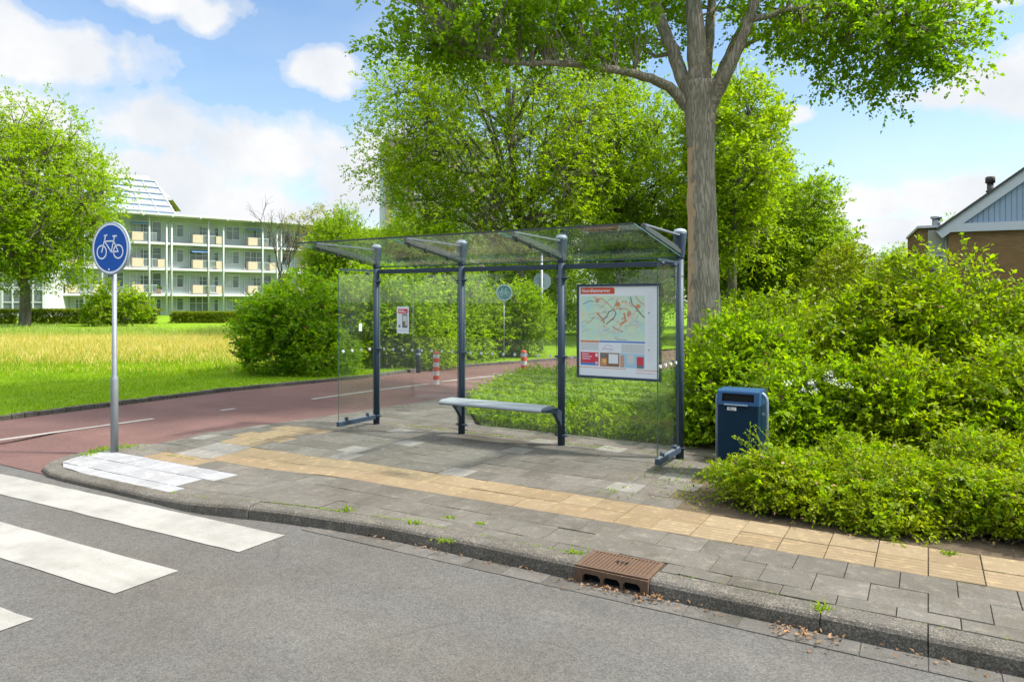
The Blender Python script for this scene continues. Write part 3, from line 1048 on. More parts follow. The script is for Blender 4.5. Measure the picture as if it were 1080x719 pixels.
# route map board
def text_into(mb, txt, size, mi, M, bold=0.0, depth=.0, squeeze=1.0):
    cu = bpy.data.curves.new('lettering', 'FONT'); cu.body = txt; cu.size = size; cu.offset = bold; cu.extrude = depth
    cu.resolution_u = 3
    ob = bpy.data.objects.new('lettering', cu); COL.objects.link(ob)
    bpy.context.view_layer.update()
    dg = bpy.context.evaluated_depsgraph_get()
    me = bpy.data.meshes.new_from_object(ob.evaluated_get(dg))
    mb.add([(v.co.x * squeeze, v.co.y, v.co.z) for v in me.vertices], [list(p.vertices) for p in me.polygons], mi, M=M)
    bpy.data.objects.remove(ob); bpy.data.curves.remove(cu); bpy.data.meshes.remove(me)


def m_map():
    m = NT('map_print'); co = m.coord()
    n = m.noise(co, 5.5, 5, .6); n2 = m.noise(co, 13, 4)
    c = m.ramp(n, [(.34, (.46, .66, .64)), (.44, (.54, .70, .56)), (.56, (.58, .72, .52)), (.66, (.68, .68, .44)), (.74, (.72, .56, .44))])
    c = m.mix(m.ramp(n2, [(.58, (0, 0, 0)), (.66, (.8, .8, .8))]), c, (.72, .57, .48))
    return m.finish(c, .4)


def pc(name, c): return plain(name, c, .45, .03)


P_SHEET = [pc('print_white', (.74, .75, .78)), pc('print_header_red', (.58, .075, .03)), m_map(), pc('print_orange', (.62, .26, .12)), pc('print_blue', (.07, .22, .55)),
           pc('print_red', (.60, .05, .08)), pc('print_brown', (.24, .13, .07)), pc('print_pale', (.56, .58, .58)), pc('print_dark', (.16, .17, .20)),
           pc('print_yellow', (.75, .50, .10)), pc('print_lilac', (.46, .46, .64)), pc('print_sky', (.36, .54, .66)), pc('print_road', (.54, .30, .21))]
bx0, bx1, bz0, bz1 = 3.03, 4.03, .805, 1.868
board = MB()
fw = .028
yb = -.028
board.box(((bx0 + bx1) / 2, yb + .004, (bz0 + bz1) / 2), (bx1 - bx0 - .01, .018, bz1 - bz0 - .01), 1)
for a_, b_ in (((bx0, bz0), (bx1, bz0)), ((bx0, bz1), (bx1, bz1))):
    board.box(((bx0 + bx1) / 2, yb - .004, a_[1] + (fw / 2 if a_[1] == bz0 else -fw / 2)), (bx1 - bx0, .026, fw), 0, bev=.003)
for xx in (bx0 + fw / 2, bx1 - fw / 2):
    board.box((xx, yb - .004, (bz0 + bz1) / 2), (fw, .026, bz1 - bz0 - 2 * fw - .002), 0, bev=.003)
bo = board.build('map_board', [M_STEEL, P_SHEET[0]], shelter)
sh = MB()
MP = Matrix.Translation((bx0 + fw, yb - .0065, bz0 + fw)) @ Matrix.Rotation(PI / 2, 4, 'X')
W_, H_ = bx1 - bx0 - 2 * fw, bz1 - bz0 - 2 * fw


def rect(u0, v0, u1, v1, mi, lay=1):
    z = lay * .0006
    sh.add([(u0 * W_, v0 * H_, z), (u1 * W_, v0 * H_, z), (u1 * W_, v1 * H_, z), (u0 * W_, v1 * H_, z)], [[0, 1, 2, 3]], mi, M=MP)


def poly_line(pts, w, mi, lay=2):
    z = lay * .0006
    for (a0, b0), (a1, b1) in zip(pts, pts[1:]):
        p = Vector((a0 * W_, b0 * H_)); q = Vector((a1 * W_, b1 * H_)); d = (q - p).normalized(); n_ = Vector((-d.y, d.x)) * w / 2
        p -= d * w * .3; q += d * w * .3; z += .00002
        sh.add([(*(p + n_), z), (*(p - n_), z), (*(q - n_), z), (*(q + n_), z)], [[0, 1, 2, 3]], mi, M=MP)


rect(0, 0, 1, 1, 0, 0)
# header with the stop's name
hw, hh = .46, .072
rect(.02, .988 - hh, .44, .988, 1); rect(.44, .988 - hh, hw, .980, 1)
text_into(sh, 'Noordhammerweg', .052, 0, MP @ Matrix.Translation((.035 * W_, (.988 - hh * .72) * H_, .0012)), .0009, squeeze=.86)
# map
rect(.025, .405, .835, .895, 2)
for pts, w, mi in (([(.20, .89), (.22, .86), (.30, .865), (.40, .79), (.44, .74), (.52, .76), (.60, .75), (.66, .72)], .010, 12),
                   ([(.66, .88), (.68, .80), (.74, .75), (.80, .68), (.83, .66)], .012, 8),
                   ([(.72, .89), (.78, .82), (.83, .80)], .010, 12),
                   ([(.30, .62), (.36, .66), (.39, .72), (.45, .74), (.48, .70), (.45, .65), (.38, .60), (.36, .58)], .012, 8),
                   ([(.24, .70), (.30, .64), (.33, .60)], .020, 3), ([(.58, .70), (.60, .62), (.53, .58)], .022, 3),
                   ([(.44, .55), (.50, .52), (.56, .50)], .014, 12), ([(.33, .505), (.39, .53)], .020, 11),
                   ([(.10, .58), (.16, .62), (.20, .66)], .008, 12), ([(.05, .80), (.14, .84), (.20, .83)], .007, 8),
                   ([(.64, .58), (.70, .62), (.78, .60)], .007, 10), ([(.50, .86), (.47, .80), (.44, .74)], .006, 8)):
    poly_line(pts, w, mi)
mr = random.Random(12)
for k in range(46):      # lanes and built-up patches of the printed map
    u, v = mr.uniform(.04, .80), mr.uniform(.43, .87); a_ = mr.uniform(0, 6.28); L_ = mr.uniform(.02, .09)
    q = [(u, v)]
    for j_ in range(3):
        a_ += mr.uniform(-.7, .7); u = min(.83, max(.03, u + math.cos(a_) * L_)); v = min(.89, max(.41, v + math.sin(a_) * L_ * .8)); q.append((u, v))
    poly_line(q, mr.choice((.0025, .003, .0045)), mr.choice((12, 8, 10, 7, 7, 12)), 1.5 + k * .02)
for k in range(60):
    u, v = mr.gauss(.55, .20), mr.gauss(.70, .12)
    if .05 < u < .80 and .44 < v < .86: rect(u, v, u + mr.uniform(.008, .03), v + mr.uniform(.006, .02), mr.choice((12, 7, 7, 12)), 1.2 + k * .004)
for u, v, r, mi in ((.435, .70, .014, 0), (.435, .70, .007, 8), (.24, .84, .03, 12), (.50, .80, .035, 3), (.75, .78, .03, 3), (.64, .70, .03, 12)):
    sh.disc((u * W_, v * H_, .0024 + (.0004 if r < .01 else 0) + (0 if r < .02 else -.0004)), r * (.8 if r > .02 else 1), mi, 18, MP)
rect(.02, .372, .26, .396, 3); rect(.265, .378, .835, .396, 4)
rect(.025, .285, .255, .365, 7); rect(.27, .275, .53, .368, 0); rect(.545, .27, .83, .365, 7)
poly_line([(.30, .30), (.36, .35), (.42, .34), (.44, .30), (.40, .285)], .006, 10)
poly_line([(.31, .30), (.36, .31), (.43, .295)], .005, 5)
for k in range(5): rect(.57 + k * .05, .28, .573 + k * .05, .355, 10, 2)
rect(.02, .115, .255, .262, 5); rect(.02, .115, .225, .142, 4, 2)
for k, u in enumerate((.13, .17, .15)): rect(.04, .236 - k * .026, u, .244 - k * .026, 0, 2)
rect(.215, .215, .245, .25, 0, 2); rect(.215, .125, .245, .16, 7, 2)
rect(.275, .11, .52, .262, 6); rect(.285, .12, .36, .20, 3, 2); rect(.31, .15, .35, .19, 9, 3); rect(.385, .145, .505, .25, 0, 2); rect(.29, .205, .34, .25, 8, 2)
rect(.53, .105, .83, .262, 11); rect(.53, .11, .58, .24, 12, 2); rect(.735, .12, .82, .23, 5, 2); rect(.735, .105, .82, .14, 8, 3); rect(.62, .15, .70, .25, 7, 2)
rect(.0, .088, .6, .095, 3); rect(.73, .082, 1, .089, 3); rect(.73, .052, .95, .056, 5)
for k in range(46):
    v = .93 - k * .0165
    rect(.865, v, .865 + random.Random(k).uniform(.05, .11), v + .003, 7, 1)
rect(.875, .70, .89, .715, 8, 2); rect(.875, .30, .89, .315, 8, 2)
for k in range(6): rect(.50, .93 + k * .008, .50 + .1, .932 + k * .008, 7) if False else None
sh.build('map_sheet', P_SHEET, bo)

# paper notice taped to the first back pane, and a small sticker on the side pane
nt = MB()
def nrect(u0, v0, u1, v1, mi, lay):
    nt.add([(u0 * .2, v0 * .36, lay * .0005), (u1 * .2, v0 * .36, lay * .0005), (u1 * .2, v1 * .36, lay * .0005), (u0 * .2, v1 * .36, lay * .0005)], [[0, 1, 2, 3]], mi)
nt.box((.1, .18, -.0008), (.2, .36, .0012), 0)
nrect(.10, .74, .92, .91, 5, 1)
for k in range(2): nrect(.14, .79 + k * .05, .80 - k * .2, .815 + k * .05, 0, 2)
nrect(.45, .21, .90, .72, 8, 1); nrect(.50, .45, .86, .66, 7, 2); nrect(.55, .30, .70, .45, 6, 2); nrect(.72, .30, .86, .44, 7, 2)
for k in range(9): nrect(.10, .68 - k * .042, .38, .69 - k * .042, 7, 1)
nrect(.14, .22, .30, .32, 8, 1); nrect(.08, .10, .92, .13, 7, 1)
no = nt.build('notice', P_SHEET)
c = Matrix.Translation((PX, PY, 0)) @ Matrix.Rotation(ROADANG, 4, 'Z') @ Matrix.Translation((.365, -.0095, 1.245)) @ Matrix.Rotation(PI / 2, 4, 'X')
no.matrix_world = c
tag(no, 'white paper notice with a pink heading and a photo taped to the shelter glass', 'notice')
st = MB()
st.box((0, 0, 0), (.055, .10, .0012), 0)
st.box((0, .0, .0012), (.035, .06, .0006), 1)
so = st.build('sticker', [P_SHEET[0], P_SHEET[7]])
so.matrix_world = Matrix.Translation((PX, PY, 0)) @ Matrix.Rotation(ROADANG, 4, 'Z') @ Matrix.Translation((.012, -.33, 1.33)) @ Matrix.Rotation(PI / 2, 4, 'Z') @ Matrix.Rotation(PI / 2, 4, 'X')
tag(so, 'small white sticker on the shelter side glass beside the paper notice', 'sticker')

# ------------------------------------------------------------------ litter bin
M_BIN = plain('navy_bin_paint', (.002, .019, .040), .5, .25, 6, .0, .2)
M_LID = plain('blue_lid_paint', (.010, .058, .145), .45, .15, 10, .0, .5)
M_HOOP = plain('grey_blue_tube', (.20, .26, .33), .4, .15, 14, .0, .5)
M_BLACK = plain('shade_and_emblem_black', (.004, .004, .004), .9)  # paints the shade inside openings; also colours the drain emblem
binc = empty('litter_bin', (2.215, 6.86, 0), ROADANG, 'dark blue litter bin in a grey tube frame among the hedge shoots', 'litter bin')
W2, D2 = .189, .165
mb = MB()
mb.box((0, 0, .405), (2 * W2, 2 * D2, .57), 0, bev=.02)
mb.build('body', M_BIN, binc)
# lid: hollow hood with a slot
mb = MB()
prof = [(-D2 - .008, .690), (-D2 - .008, .70), (-D2 + .020, .815), (-D2 + .045, .828), (D2 - .03, .828), (D2 + .006, .80), (D2 + .006, .690)]
for sx in (-1, 1):
    x = sx * (W2 + .006)
    vs = [(x, y, z) for y, z in prof] + [(x - sx * .02, y, z) for y, z in prof]
    n = len(prof)
    f = [list(range(n)), [n + i for i in range(n)][::-1]] + [[i, n + i, n + (i + 1) % n, (i + 1) % n] for i in range(n)]
    mb.add(vs, [q if sx < 0 else q[::-1] for q in f], 0)
# top and back skin
for (y0, z0), (y1, z1) in zip(prof[2:-1], prof[3:]):
    x = W2 - .013
    mb.add([(-x, y0, z0), (x, y0, z0), (x, y1, z1), (-x, y1, z1)], [[0, 1, 2, 3]], 0)
# front skin round the slot
def fy(z): return -D2 - .008 + .028 * max(0, (z - .70)) / .115
def fr(x0, x1, z0, z1, mi=0):
    mb.add([(x0, fy(z0), z0), (x1, fy(z0), z0), (x1, fy(z1), z1), (x0, fy(z1), z1)], [[0, 1, 2, 3]], mi)
X = W2 - .013
fr(-X, X, .690, .722); fr(-X, X, .797, .815); fr(-X, -.148, .722, .797); fr(.148, X, .722, .797)
for z in (.722, .797):
    mb.add([(-.148, fy(z), z), (.148, fy(z), z), (.148, fy(z) + .03, z), (-.148, fy(z) + .03, z)], [[0, 1, 2, 3]], 0)
lid = mb.build('lid', [M_LID], binc)
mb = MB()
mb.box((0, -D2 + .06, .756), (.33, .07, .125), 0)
mb.build('slot', M_BLACK, lid)  # black block painting the shade behind the lid opening
mb = MB()
mb.box((-.015, -D2 - .016, .694), (.22, .014, .014), 0, bev=.004)
mb.build('lip', M_HOOP, lid)
mb = MB()
hw = .232
path = [(-hw, .0, -.05), (-hw, .0, .72)]
for k in range(1, 9):
    a = PI - k * PI / 16; path.append((-hw + .085 + .085 * math.cos(a), 0, .72 + .085 * math.sin(a)))
path += [(p[0] * -1, 0, p[2]) for p in path[::-1]]
mb.tube(path, .018, 14)
mb.build('tube_frame', M_HOOP, binc)
for k in (-1, 1):
    for z in (.25, .60):
        mb = MB(); mb.bar((k * W2, 0, z), (k * hw, 0, z), .03, .02); mb.build('mounting_lug', M_HOOP, binc)
mb = MB()
mb.box((-.055, -D2 - .0012, .655), (.085, .002, .032), 0, bev=.0008)
mb.box((-.06, -D2 - .0030, .648), (.05, .0012, .010), 1); mb.box((-.07, -D2 - .0030, .662), (.018, .0012, .010), 2)
mb.build('bin_sticker', [P_SHEET[0], P_SHEET[12], P_SHEET[8]], binc)

# ------------------------------------------------------------------ cycle route signs
M_GALV = plain('galvanised_steel', (.25, .27, .28), .5, .18, 12, .35, .5)
M_SIGNB = plain('sign_blue', (.002, .075, .36), .6, .06, 4)
M_SIGNW = plain('sign_white', (.72, .75, .78), .4, .04)
M_SIGNBACK = plain('sign_back_grey', (.26, .32, .36), .5, .1)


def bike_emblem(mb, mi, M, k=1.0):
    def line(pts, w):
        for (x0, y0), (x1, y1) in zip(pts, pts[1:]):
            p = Vector((x0, y0)) * k; q = Vector((x1, y1)) * k; d = (q - p).normalized(); n_ = Vector((-d.y, d.x)) * w * k / 2
            p -= d * w * .3 * k; q += d * w * .3 * k
            mb.add([(*(p + n_), 0), (*(p - n_), 0), (*(q - n_), 0), (*(q + n_), 0)], [[0, 1, 2, 3]], mi, M=M)
    for cx, cy in ((-.138, -.05), (.128, -.05)):
        mb.disc((cx * k, cy * k, 0), .083 * k, mi, 40, M, .066 * k)
    line([(-.138, -.05), (-.092, .085), (-.072, .138), (-.052, .142)], .017)      # fork and bar
    line([(-.098, .135), (-.070, .140)], .017)
    line([(-.095, .072), (.055, .072)], .016)       # top tube
    line([(-.090, .072), (.015, -.050)], .016)      # down tube
    line([(.015, -.050), (.070, .120)], .016)       # seat tube
    line([(.045, .125), (.098, .128)], .020)        # saddle
    line([(.015, -.050), (.128, -.050)], .016); line([(.128, -.050), (.055, .072)], .014)


M_TEAL = plain('reflection_teal', (.030, .135, .150), .5, .25, 8)  # muted colour imitates a reflection in the glass
M_TEALW = plain('reflection_teal_line', (.26, .36, .33), .5, .15, 8)


def cycle_sign(loc, rz, label, zc, pole_top, r=.30, pole_r=.026, sleeve=True, mats=None):
    root = empty('cycle_sign', loc, rz, label, 'road sign')
    mb = MB()
    if sleeve:
        mb.lathe([(.040, -.08), (.040, .80), (.038, .83), (pole_r, .86), (pole_r, pole_top)], 20)
    else:
        mb.lathe([(pole_r, -.08), (pole_r, pole_top)], 16)
    mb.build('pole', M_GALV, root)
    mb = MB()
    M = Matrix.Translation((0, -.052, zc)) @ Matrix.Rotation(PI / 2, 4, 'X')
    seg = 56
    ring = lambda rr, z: [(rr * math.cos(2 * PI * q / seg), rr * math.sin(2 * PI * q / seg), z) for q in range(seg)]
    rows = [ring(r - .012, .000), ring(r, .002), ring(r + .002, -.012), ring(r - .002, -.024), ring(r - .014, -.024), ring(r - .016, -.006)]
    vs = [p for q in rows for p in q]
    fs = [[a * seg + q, (a + 1) * seg + q, (a + 1) * seg + (q + 1) % seg, a * seg + (q + 1) % seg] for a in range(5) for q in range(seg)]
    mb.add(vs, fs, 2, True, M=M)
    mb.add(rows[0], [list(range(seg))], 0, M=M)
    mb.add(rows[5], [list(range(seg))[::-1]], 2, M=M)
    mb.disc((0, 0, .0012), r - .014, 1, seg, M, r - .036)
    bike_emblem(mb, 1, M @ Matrix.Translation((0, .01, .0016)), r / .3)
    mb.disc((-.02, -r + .06, .0014), .012, 1, 12, M)
    mb.bar((-.06, -.02, zc + .08), (.06, -.02, zc + .08), .012, .03, 2); mb.bar((-.06, -.02, zc - .08), (.06, -.02, zc - .08), .012, .03, 2)
    mb.build('disc', mats or [M_SIGNB, M_SIGNW, M_SIGNBACK], root)
    return root


cycle_sign((-4.545, 8.13, -.03), math.atan2(-.386, .92), 'round blue bicycle sign on a grey pole at the pavement corner', 2.305, 2.40)
sg = at(531.5, 375, 0)
cycle_sign((-.23, 20.2, 0), R(8), 'small muted teal bicycle sign added in place of a reflection in the shelter glass', 1.92, 1.95, .235, .016, False, [M_TEAL, M_TEALW, M_SIGNBACK])  # solid sign standing in for a reflection in the panes

# ------------------------------------------------------------------ street lamp with the back of a sign
lamp = empty('street_lamp', (1.0, 24.0, 0), 0, 'slim street lamp carrying a round sign seen from behind', 'street lamp')
mb = MB(); mb.lathe([(.06, -.1), (.06, 1.0), (.045, 1.05), (.040, 3.35)], 16); mb.build('pole', M_GALV, lamp)
mb = MB()
mb.box((-.08, 0, 3.42), (.46, .18, .09), 0, bev=.03); mb.box((-.10, 0, 3.365), (.34, .13, .03), 1, bev=.01)
mb.build('lantern', [M_GALV, M_SIGNW], lamp)
mb = MB()
M = Matrix.Translation((.02, .06, 2.35)) @ Matrix.Rotation(PI / 2, 4, 'X')
mb.prism([(.30 * math.cos(2 * PI * q / 40), .30 * math.sin(2 * PI * q / 40)) for q in range(40)], -.01, .012, 0, M=M)
mb.bar((-.12, .045, 2.45), (.14, .045, 2.45), .012, .03); mb.bar((-.12, .045, 2.25), (.14, .045, 2.25), .012, .03)
mb.build('sign_disc', M_SIGNBACK, lamp)

# ------------------------------------------------------------------ bollards on the cycle path
M_RED = plain('bollard_red', (.50, .07, .035), .55, .2, 20)
M_WHT = plain('bollard_white', (.45, .43, .40), .55, .15, 20)


def bollard(loc, label):
    root = empty('bollard', loc, R(20), label, 'bollard', 'striped bollards on the cycle path')
    mb = MB(); r = .065
    zs = [-.05, .09, .18, .27, .36, .45, .54, .62, .66]
    for i, (z0, z1) in enumerate(zip(zs, zs[1:])):
        last = i == len(zs) - 2
        mb.lathe([(r, z0), (r if not last else r * .8, z1)], 20, i % 2 if not last else 1, caps=last)
    mb.build('column', [M_WHT, M_RED], root)
    mb = MB(); mb.lathe([(r * .8, .66), (r * .5, .675), (.002, .68)], 20); mb.build('cap', M_RED, root)
    return root


bollard((-1.565, 14.67, ZB), 'red and white bollard standing on the white line of the cycle path')
bollard((.25, 15.0, ZB), 'red and white bollard partly hidden by the low plants behind the shelter')
pb = empty('dark_post', (-2.24, 17.0, 0), 0, 'short dark post at the edge of the cycle path', 'post')
mb = MB(); mb.lathe([(.055, -.05), (.055, .52), (.045, .55), (.002, .56)], 16); mb.build('column', plain('dark_post_paint', (.02, .04, .05), .5), pb)
mb = MB(); mb.lathe([(.058, .40), (.058, .44)], 16, caps=False); mb.build('band', M_SIGNBACK, pb)

# ------------------------------------------------------------------ storm drain in the kerb
M_RUST = plain('rusty_iron', (.115, .071, .046), .75, .3, 25, .2, .3, .25, 120)
dr = empty('storm_drain', ts(-1.935, 4.10, 0), ROADANG, 'rusty brown storm drain set into the kerb, fallen leaves at its mouth', 'storm drain')
Wd, Dd = .485, .31
mb = MB()
mb.box((Wd / 2, Dd / 2, -.012), (Wd - .004, Dd - .006, .02), 0)
for k in range(19):
    mb.box((.022 + k * (Wd - .044) / 18, Dd / 2, .0015), (.013, Dd - .05, .008), 0, bev=.002)
for y in (.012, Dd - .012): mb.box((Wd / 2, y, .001), (Wd - .002, .022, .009), 0, bev=.003)
for x in (.010, Wd - .010): mb.box((x, Dd / 2, .0005), (.018, Dd - .046, .008), 0, bev=.002)
mb.disc((Wd * .52, Dd * .56, .0064), .03, 0, 16); 
for q in ((-.03, .0), (.0, .0), (.028, .004)): mb.box((Wd * .52 + q[0], Dd * .56 + q[1], .0075), (.018, .03, .004), 1)
mb.build('cover', [M_RUST, M_BLACK], dr)
mb = MB()
yF = -.012
xs = [0, .055, .175, .195, .305, .325, .435, Wd]
for k in range(7):
    if k % 2 == 0: mb.box(((xs[k] + xs[k + 1]) / 2, yF + .016, -.075), (xs[k + 1] - xs[k], .03, .138), 0, bev=.003)
    else:
        mb.box(((xs[k] + xs[k + 1]) / 2, yF + .017, -.022), (xs[k + 1] - xs[k] + .002, .028, .030), 0)
        mb.box(((xs[k] + xs[k + 1]) / 2, yF + .017, -.125), (xs[k + 1] - xs[k] + .002, .028, .038), 0)
        for cx, sx in ((xs[k], 1), (xs[k + 1], -1)):
            mb.prism([(cx, -.037), (cx + sx * .018, -.037), (cx, -.055)], 0, .028, 0, M=Matrix.Translation((0, yF + .031, 0)) @ Matrix.Rotation(PI / 2, 4, 'X'))
mb.build('front_grate', M_RUST, dr)
mb = MB(); mb.box((Wd / 2, .16, -.09), (Wd - .02, .20, .12), 0); mb.build('chamber_shade_block', M_BLACK, dr)  # black block painting the shade inside the drain
# ------------------------------------------------------------------ bark
def m_bark(name, c1, c2, scale=(14, 14, 2.2), bare=False):
    m = NT(name); co = m.coord()
    v = m.n('ShaderNodeMapping', {0: co, 3: scale}).outputs[0]
    v2 = m.mix(.35, v, m.noise(co, 5, 4, out=1), 'ADD')
    n0 = m.noise(v2, 1.0, 2, .5); n = m.noise(v2, 2.6, 6, .65); nf = m.noise(co, 70, 4, .7)
    ridge = m.math('ABSOLUTE', m.math('SUBTRACT', m.math('MULTIPLY', n0, 2.0), 1.0))
    rg = m.ramp(ridge, [(.0, (0, 0, 0)), (.16, (.75, .75, .75)), (.4, (1, 1, 1))])
    h = m.math('ADD', m.math('MULTIPLY', rg, .7), m.math('MULTIPLY_ADD', n, .6, m.math('MULTIPLY', nf, .15)))
    c = m.mix(m.math('MULTIPLY_ADD', h, .85, -.18, clamp=True), c1, c2)
    big = m.noise(co, 1.2, 4)
    c = m.mix(m.math('MULTIPLY', m.ramp(big, [(.45, (0, 0, 0)), (.7, (1, 1, 1))]), .45), c, (.20, .19, .13))
    if bare:   # strip where the bark has come off
        sx = m.n('ShaderNodeSeparateXYZ', {0: co})
        wob = m.math('MULTIPLY_ADD', m.noise(m.coord(scale=(1, 1, .8)), 5.0, 6, .65), .34, -.17)
        a = m.math('ADD', sx.outputs[0], wob)
        fx = m.math('LESS_THAN', a, -.15)
        fz = m.math('MULTIPLY', m.math('GREATER_THAN', m.math('ADD', sx.outputs[2], wob), 1.45), m.math('LESS_THAN', m.math('ADD', sx.outputs[2], wob), 4.25))
        fy = m.math('LESS_THAN', sx.outputs[1], .12)
        f = m.math('MULTIPLY', m.math('MULTIPLY', fx, fz), fy)
        bc = m.mix(m.noise(m.coord(scale=(20, 20, 2)), 1.5, 5), (.40, .25, .14), (.60, .41, .245))
        c = m.mix(f, c, bc)
        h = m.mix(f, h, (.35, .35, .35))
    return m.finish(c, .92, m.bump(h, 1.0, .022), spec=.15)


M_BARK = m_bark('poplar_bark', (.185, .150, .108), (.52, .445, .34), (21, 21, 3.2), bare=True)
M_BARK2 = m_bark('tree_bark', (.075, .065, .045), (.22, .19, .14), (10, 10, 2))
M_BARKD = m_bark('dark_bark', (.045, .038, .03), (.12, .10, .075), (10, 10, 2))

# ------------------------------------------------------------------ the big tree behind the shelter
BT = Vector((3.17, 12.0, 0))
rng = np.random.default_rng(3)
big = empty('poplar_tree', BT, 0, 'big tree with a thick grooved trunk and spreading limbs behind the end post', 'tree')


def bl(x, y, d): return np.array(atd(x, y, d) - BT)


mb = MB()
# trunk with fluted bark: many rings
zs = np.linspace(-.1, 5.35, 60); seg = 48
vs = []; fs = []
cx0 = lambda z: bl(742, 300, 12)[0] * 1.0 + (-.045) * (z / 5.3)
for i, z in enumerate(zs):
    r = .292 + .16 * math.exp(-max(z, 0) / .35) - .018 * min(z, 4) + (.09 * max(0, (z - 4.1) / 1.25) ** 1.6)
    for k in range(seg):
        a = 2 * PI * k / seg
        fl = 1 + .022 * math.sin(9 * a + 1.5 * math.sin(z * 1.1)) + .014 * math.sin(17 * a + z * 2.1) + .03 * math.sin(3 * a + z * .6) + random.uniform(-.008, .008)
        if abs(z - 3.35) < .2 and math.cos(a - PI) > .3: fl += .10 * (1 - abs(z - 3.35) / .2) * math.cos(a - PI)
        vs.append((r * fl * math.cos(a) + cx0(z) + .02 * math.sin(z), r * fl * math.sin(a) * .95, z))
for i in range(len(zs) - 1):
    for k in range(seg):
        fs.append([i * seg + k, i * seg + (k + 1) % seg, (i + 1) * seg + (k + 1) % seg, (i + 1) * seg + k])
fs.append([(len(zs) - 1) * seg + k for k in range(seg)])
mb.add(vs, fs, 0, True)
limbs = [
    ([(738, 140, 12), (722, 108, 12), (706, 93, 11.9), (680, 80, 11.6), (640, 72, 11.2), (590, 66, 10.9), (530, 65, 10.6), (480, 55, 10.4)], .125, .030),
    ([(738, 135, 12), (726, 98, 12.1), (712, 62, 12.2), (698, 25, 12.3), (684, -15, 12.4), (660, -80, 12.5), (630, -160, 12.4)], .15, .07),
    ([(736, 112, 12), (735, 60, 12), (731, 10, 12), (735, -60, 12), (742, -150, 12), (750, -260, 12)], .21, .08),
    ([(740, 135, 12), (750, 102, 12.3), (764, 70, 12.6), (782, 30, 13.0), (800, -15, 13.4), (830, -90, 14)], .13, .06),
    ([(740, 142, 12), (752, 108, 11.85), (766, 78, 11.6), (784, 40, 11.4), (797, 0, 11.2), (812, -60, 11.0), (840, -140, 10.8)], .125, .06),
    ([(792, 22, 11.3), (830, 10, 11.2), (880, 5, 11.1), (930, 14, 11.0), (980, 32, 10.9)], .06, .018),
    ([(780, 52, 12.6), (815, 30, 12.6), (850, 25, 12.5), (905, 32, 12.3), (950, 48, 12.0)], .045, .014),
    ([(742, 100, 12.3), (748, 40, 13.0), (752, -20, 13.6), (756, -100, 14.2)], .12, .06),
    ([(716, 55, 12.2), (690, 60, 12.6), (665, 40, 13.2), (630, 20, 13.8)], .05, .02),
]
allp = []
for pts, r0, r1 in limbs:
    P = [bl(*p) for p in pts]; fine = []
    for a_, b_ in zip(P, P[1:]):
        for k in range(4): fine.append(a_ + (b_ - a_) * k / 4 + rng.normal(0, .012, 3))
    fine.append(P[-1]); m_ = len(fine)
    mb.tube(fine, [r0 + (r1 - r0) * (i / (m_ - 1)) ** .7 for i in range(m_)], 12)
    allp += fine[m_ // 4:]
allp = np.array(allp)
# clumps (px, py, depth, radius x/y/z in m, sub clusters)
CL = [(455, 25, 10.6, 1.0, 1.2, .65, 26), (520, 40, 10.6, 1.0, 1.2, .55, 30), (585, 30, 11.0, 1.0, 1.3, .60, 30), (640, 25, 11.8, .9, 1.2, .70, 26),
      (500, 0, 11.2, 1.3, 1.4, .7, 34), (600, -20, 12.0, 1.3, 1.4, .8, 30), (440, -20, 11.0, 1.0, 1.2, .8, 22), (680, 20, 13.2, .9, 1.0, .7, 22),
      (665, -20, 12.4, 1.2, 1.2, .9, 24), (735, 5, 13.6, .9, .8, .6, 16), (745, -40, 12.5, 1.3, 1.4, .9, 24),
      (815, 15, 12.0, .8, 1.1, .45, 24), (870, 20, 11.2, .9, 1.1, .55, 34), (925, 30, 11.0, .85, 1.1, .60, 36), (975, 35, 10.9, .65, .9, .50, 28),
      (1010, 62, 10.9, .42, .6, .28, 13), (940, 75, 11.2, .5, .7, .42, 18), (905, 72, 11.4, .45, .6, .40, 13), (875, 62, 11.6, .45, .7, .40, 16), (845, 45, 12.2, .5, .7, .35, 14),
      (960, -10, 11.2, 1.1, 1.3, .6, 34), (880, -25, 11.8, 1.3, 1.4, .7, 36), (810, -40, 12.5, 1.2, 1.4, .7, 26), (1010, 15, 11.4, .5, .8, .5, 16)]
cl = []
for px, py, d_, rx, ry, rz_, ns in CL:
    c = bl(px, py, d_)
    dd = rand_dir(ns, rng); rr_ = rng.uniform(.15, 1.0, ns) ** .45
    subs = c + dd * np.array([rx, ry, rz_]) * rr_[:, None]
    for sp in subs:
        st = allp[np.argmin(np.linalg.norm(allp - sp, axis=1) + rng.uniform(0, .5, len(allp)))]
        mb.tube(curve_pts(st, sp, .06, 5, rng, .05), [.020, .016, .012, .008, .004], 4, caps=False)
    cl.append((subs, .13, 15 if px < 720 else 9, c - np.array([0, 0, rz_ * .6])))
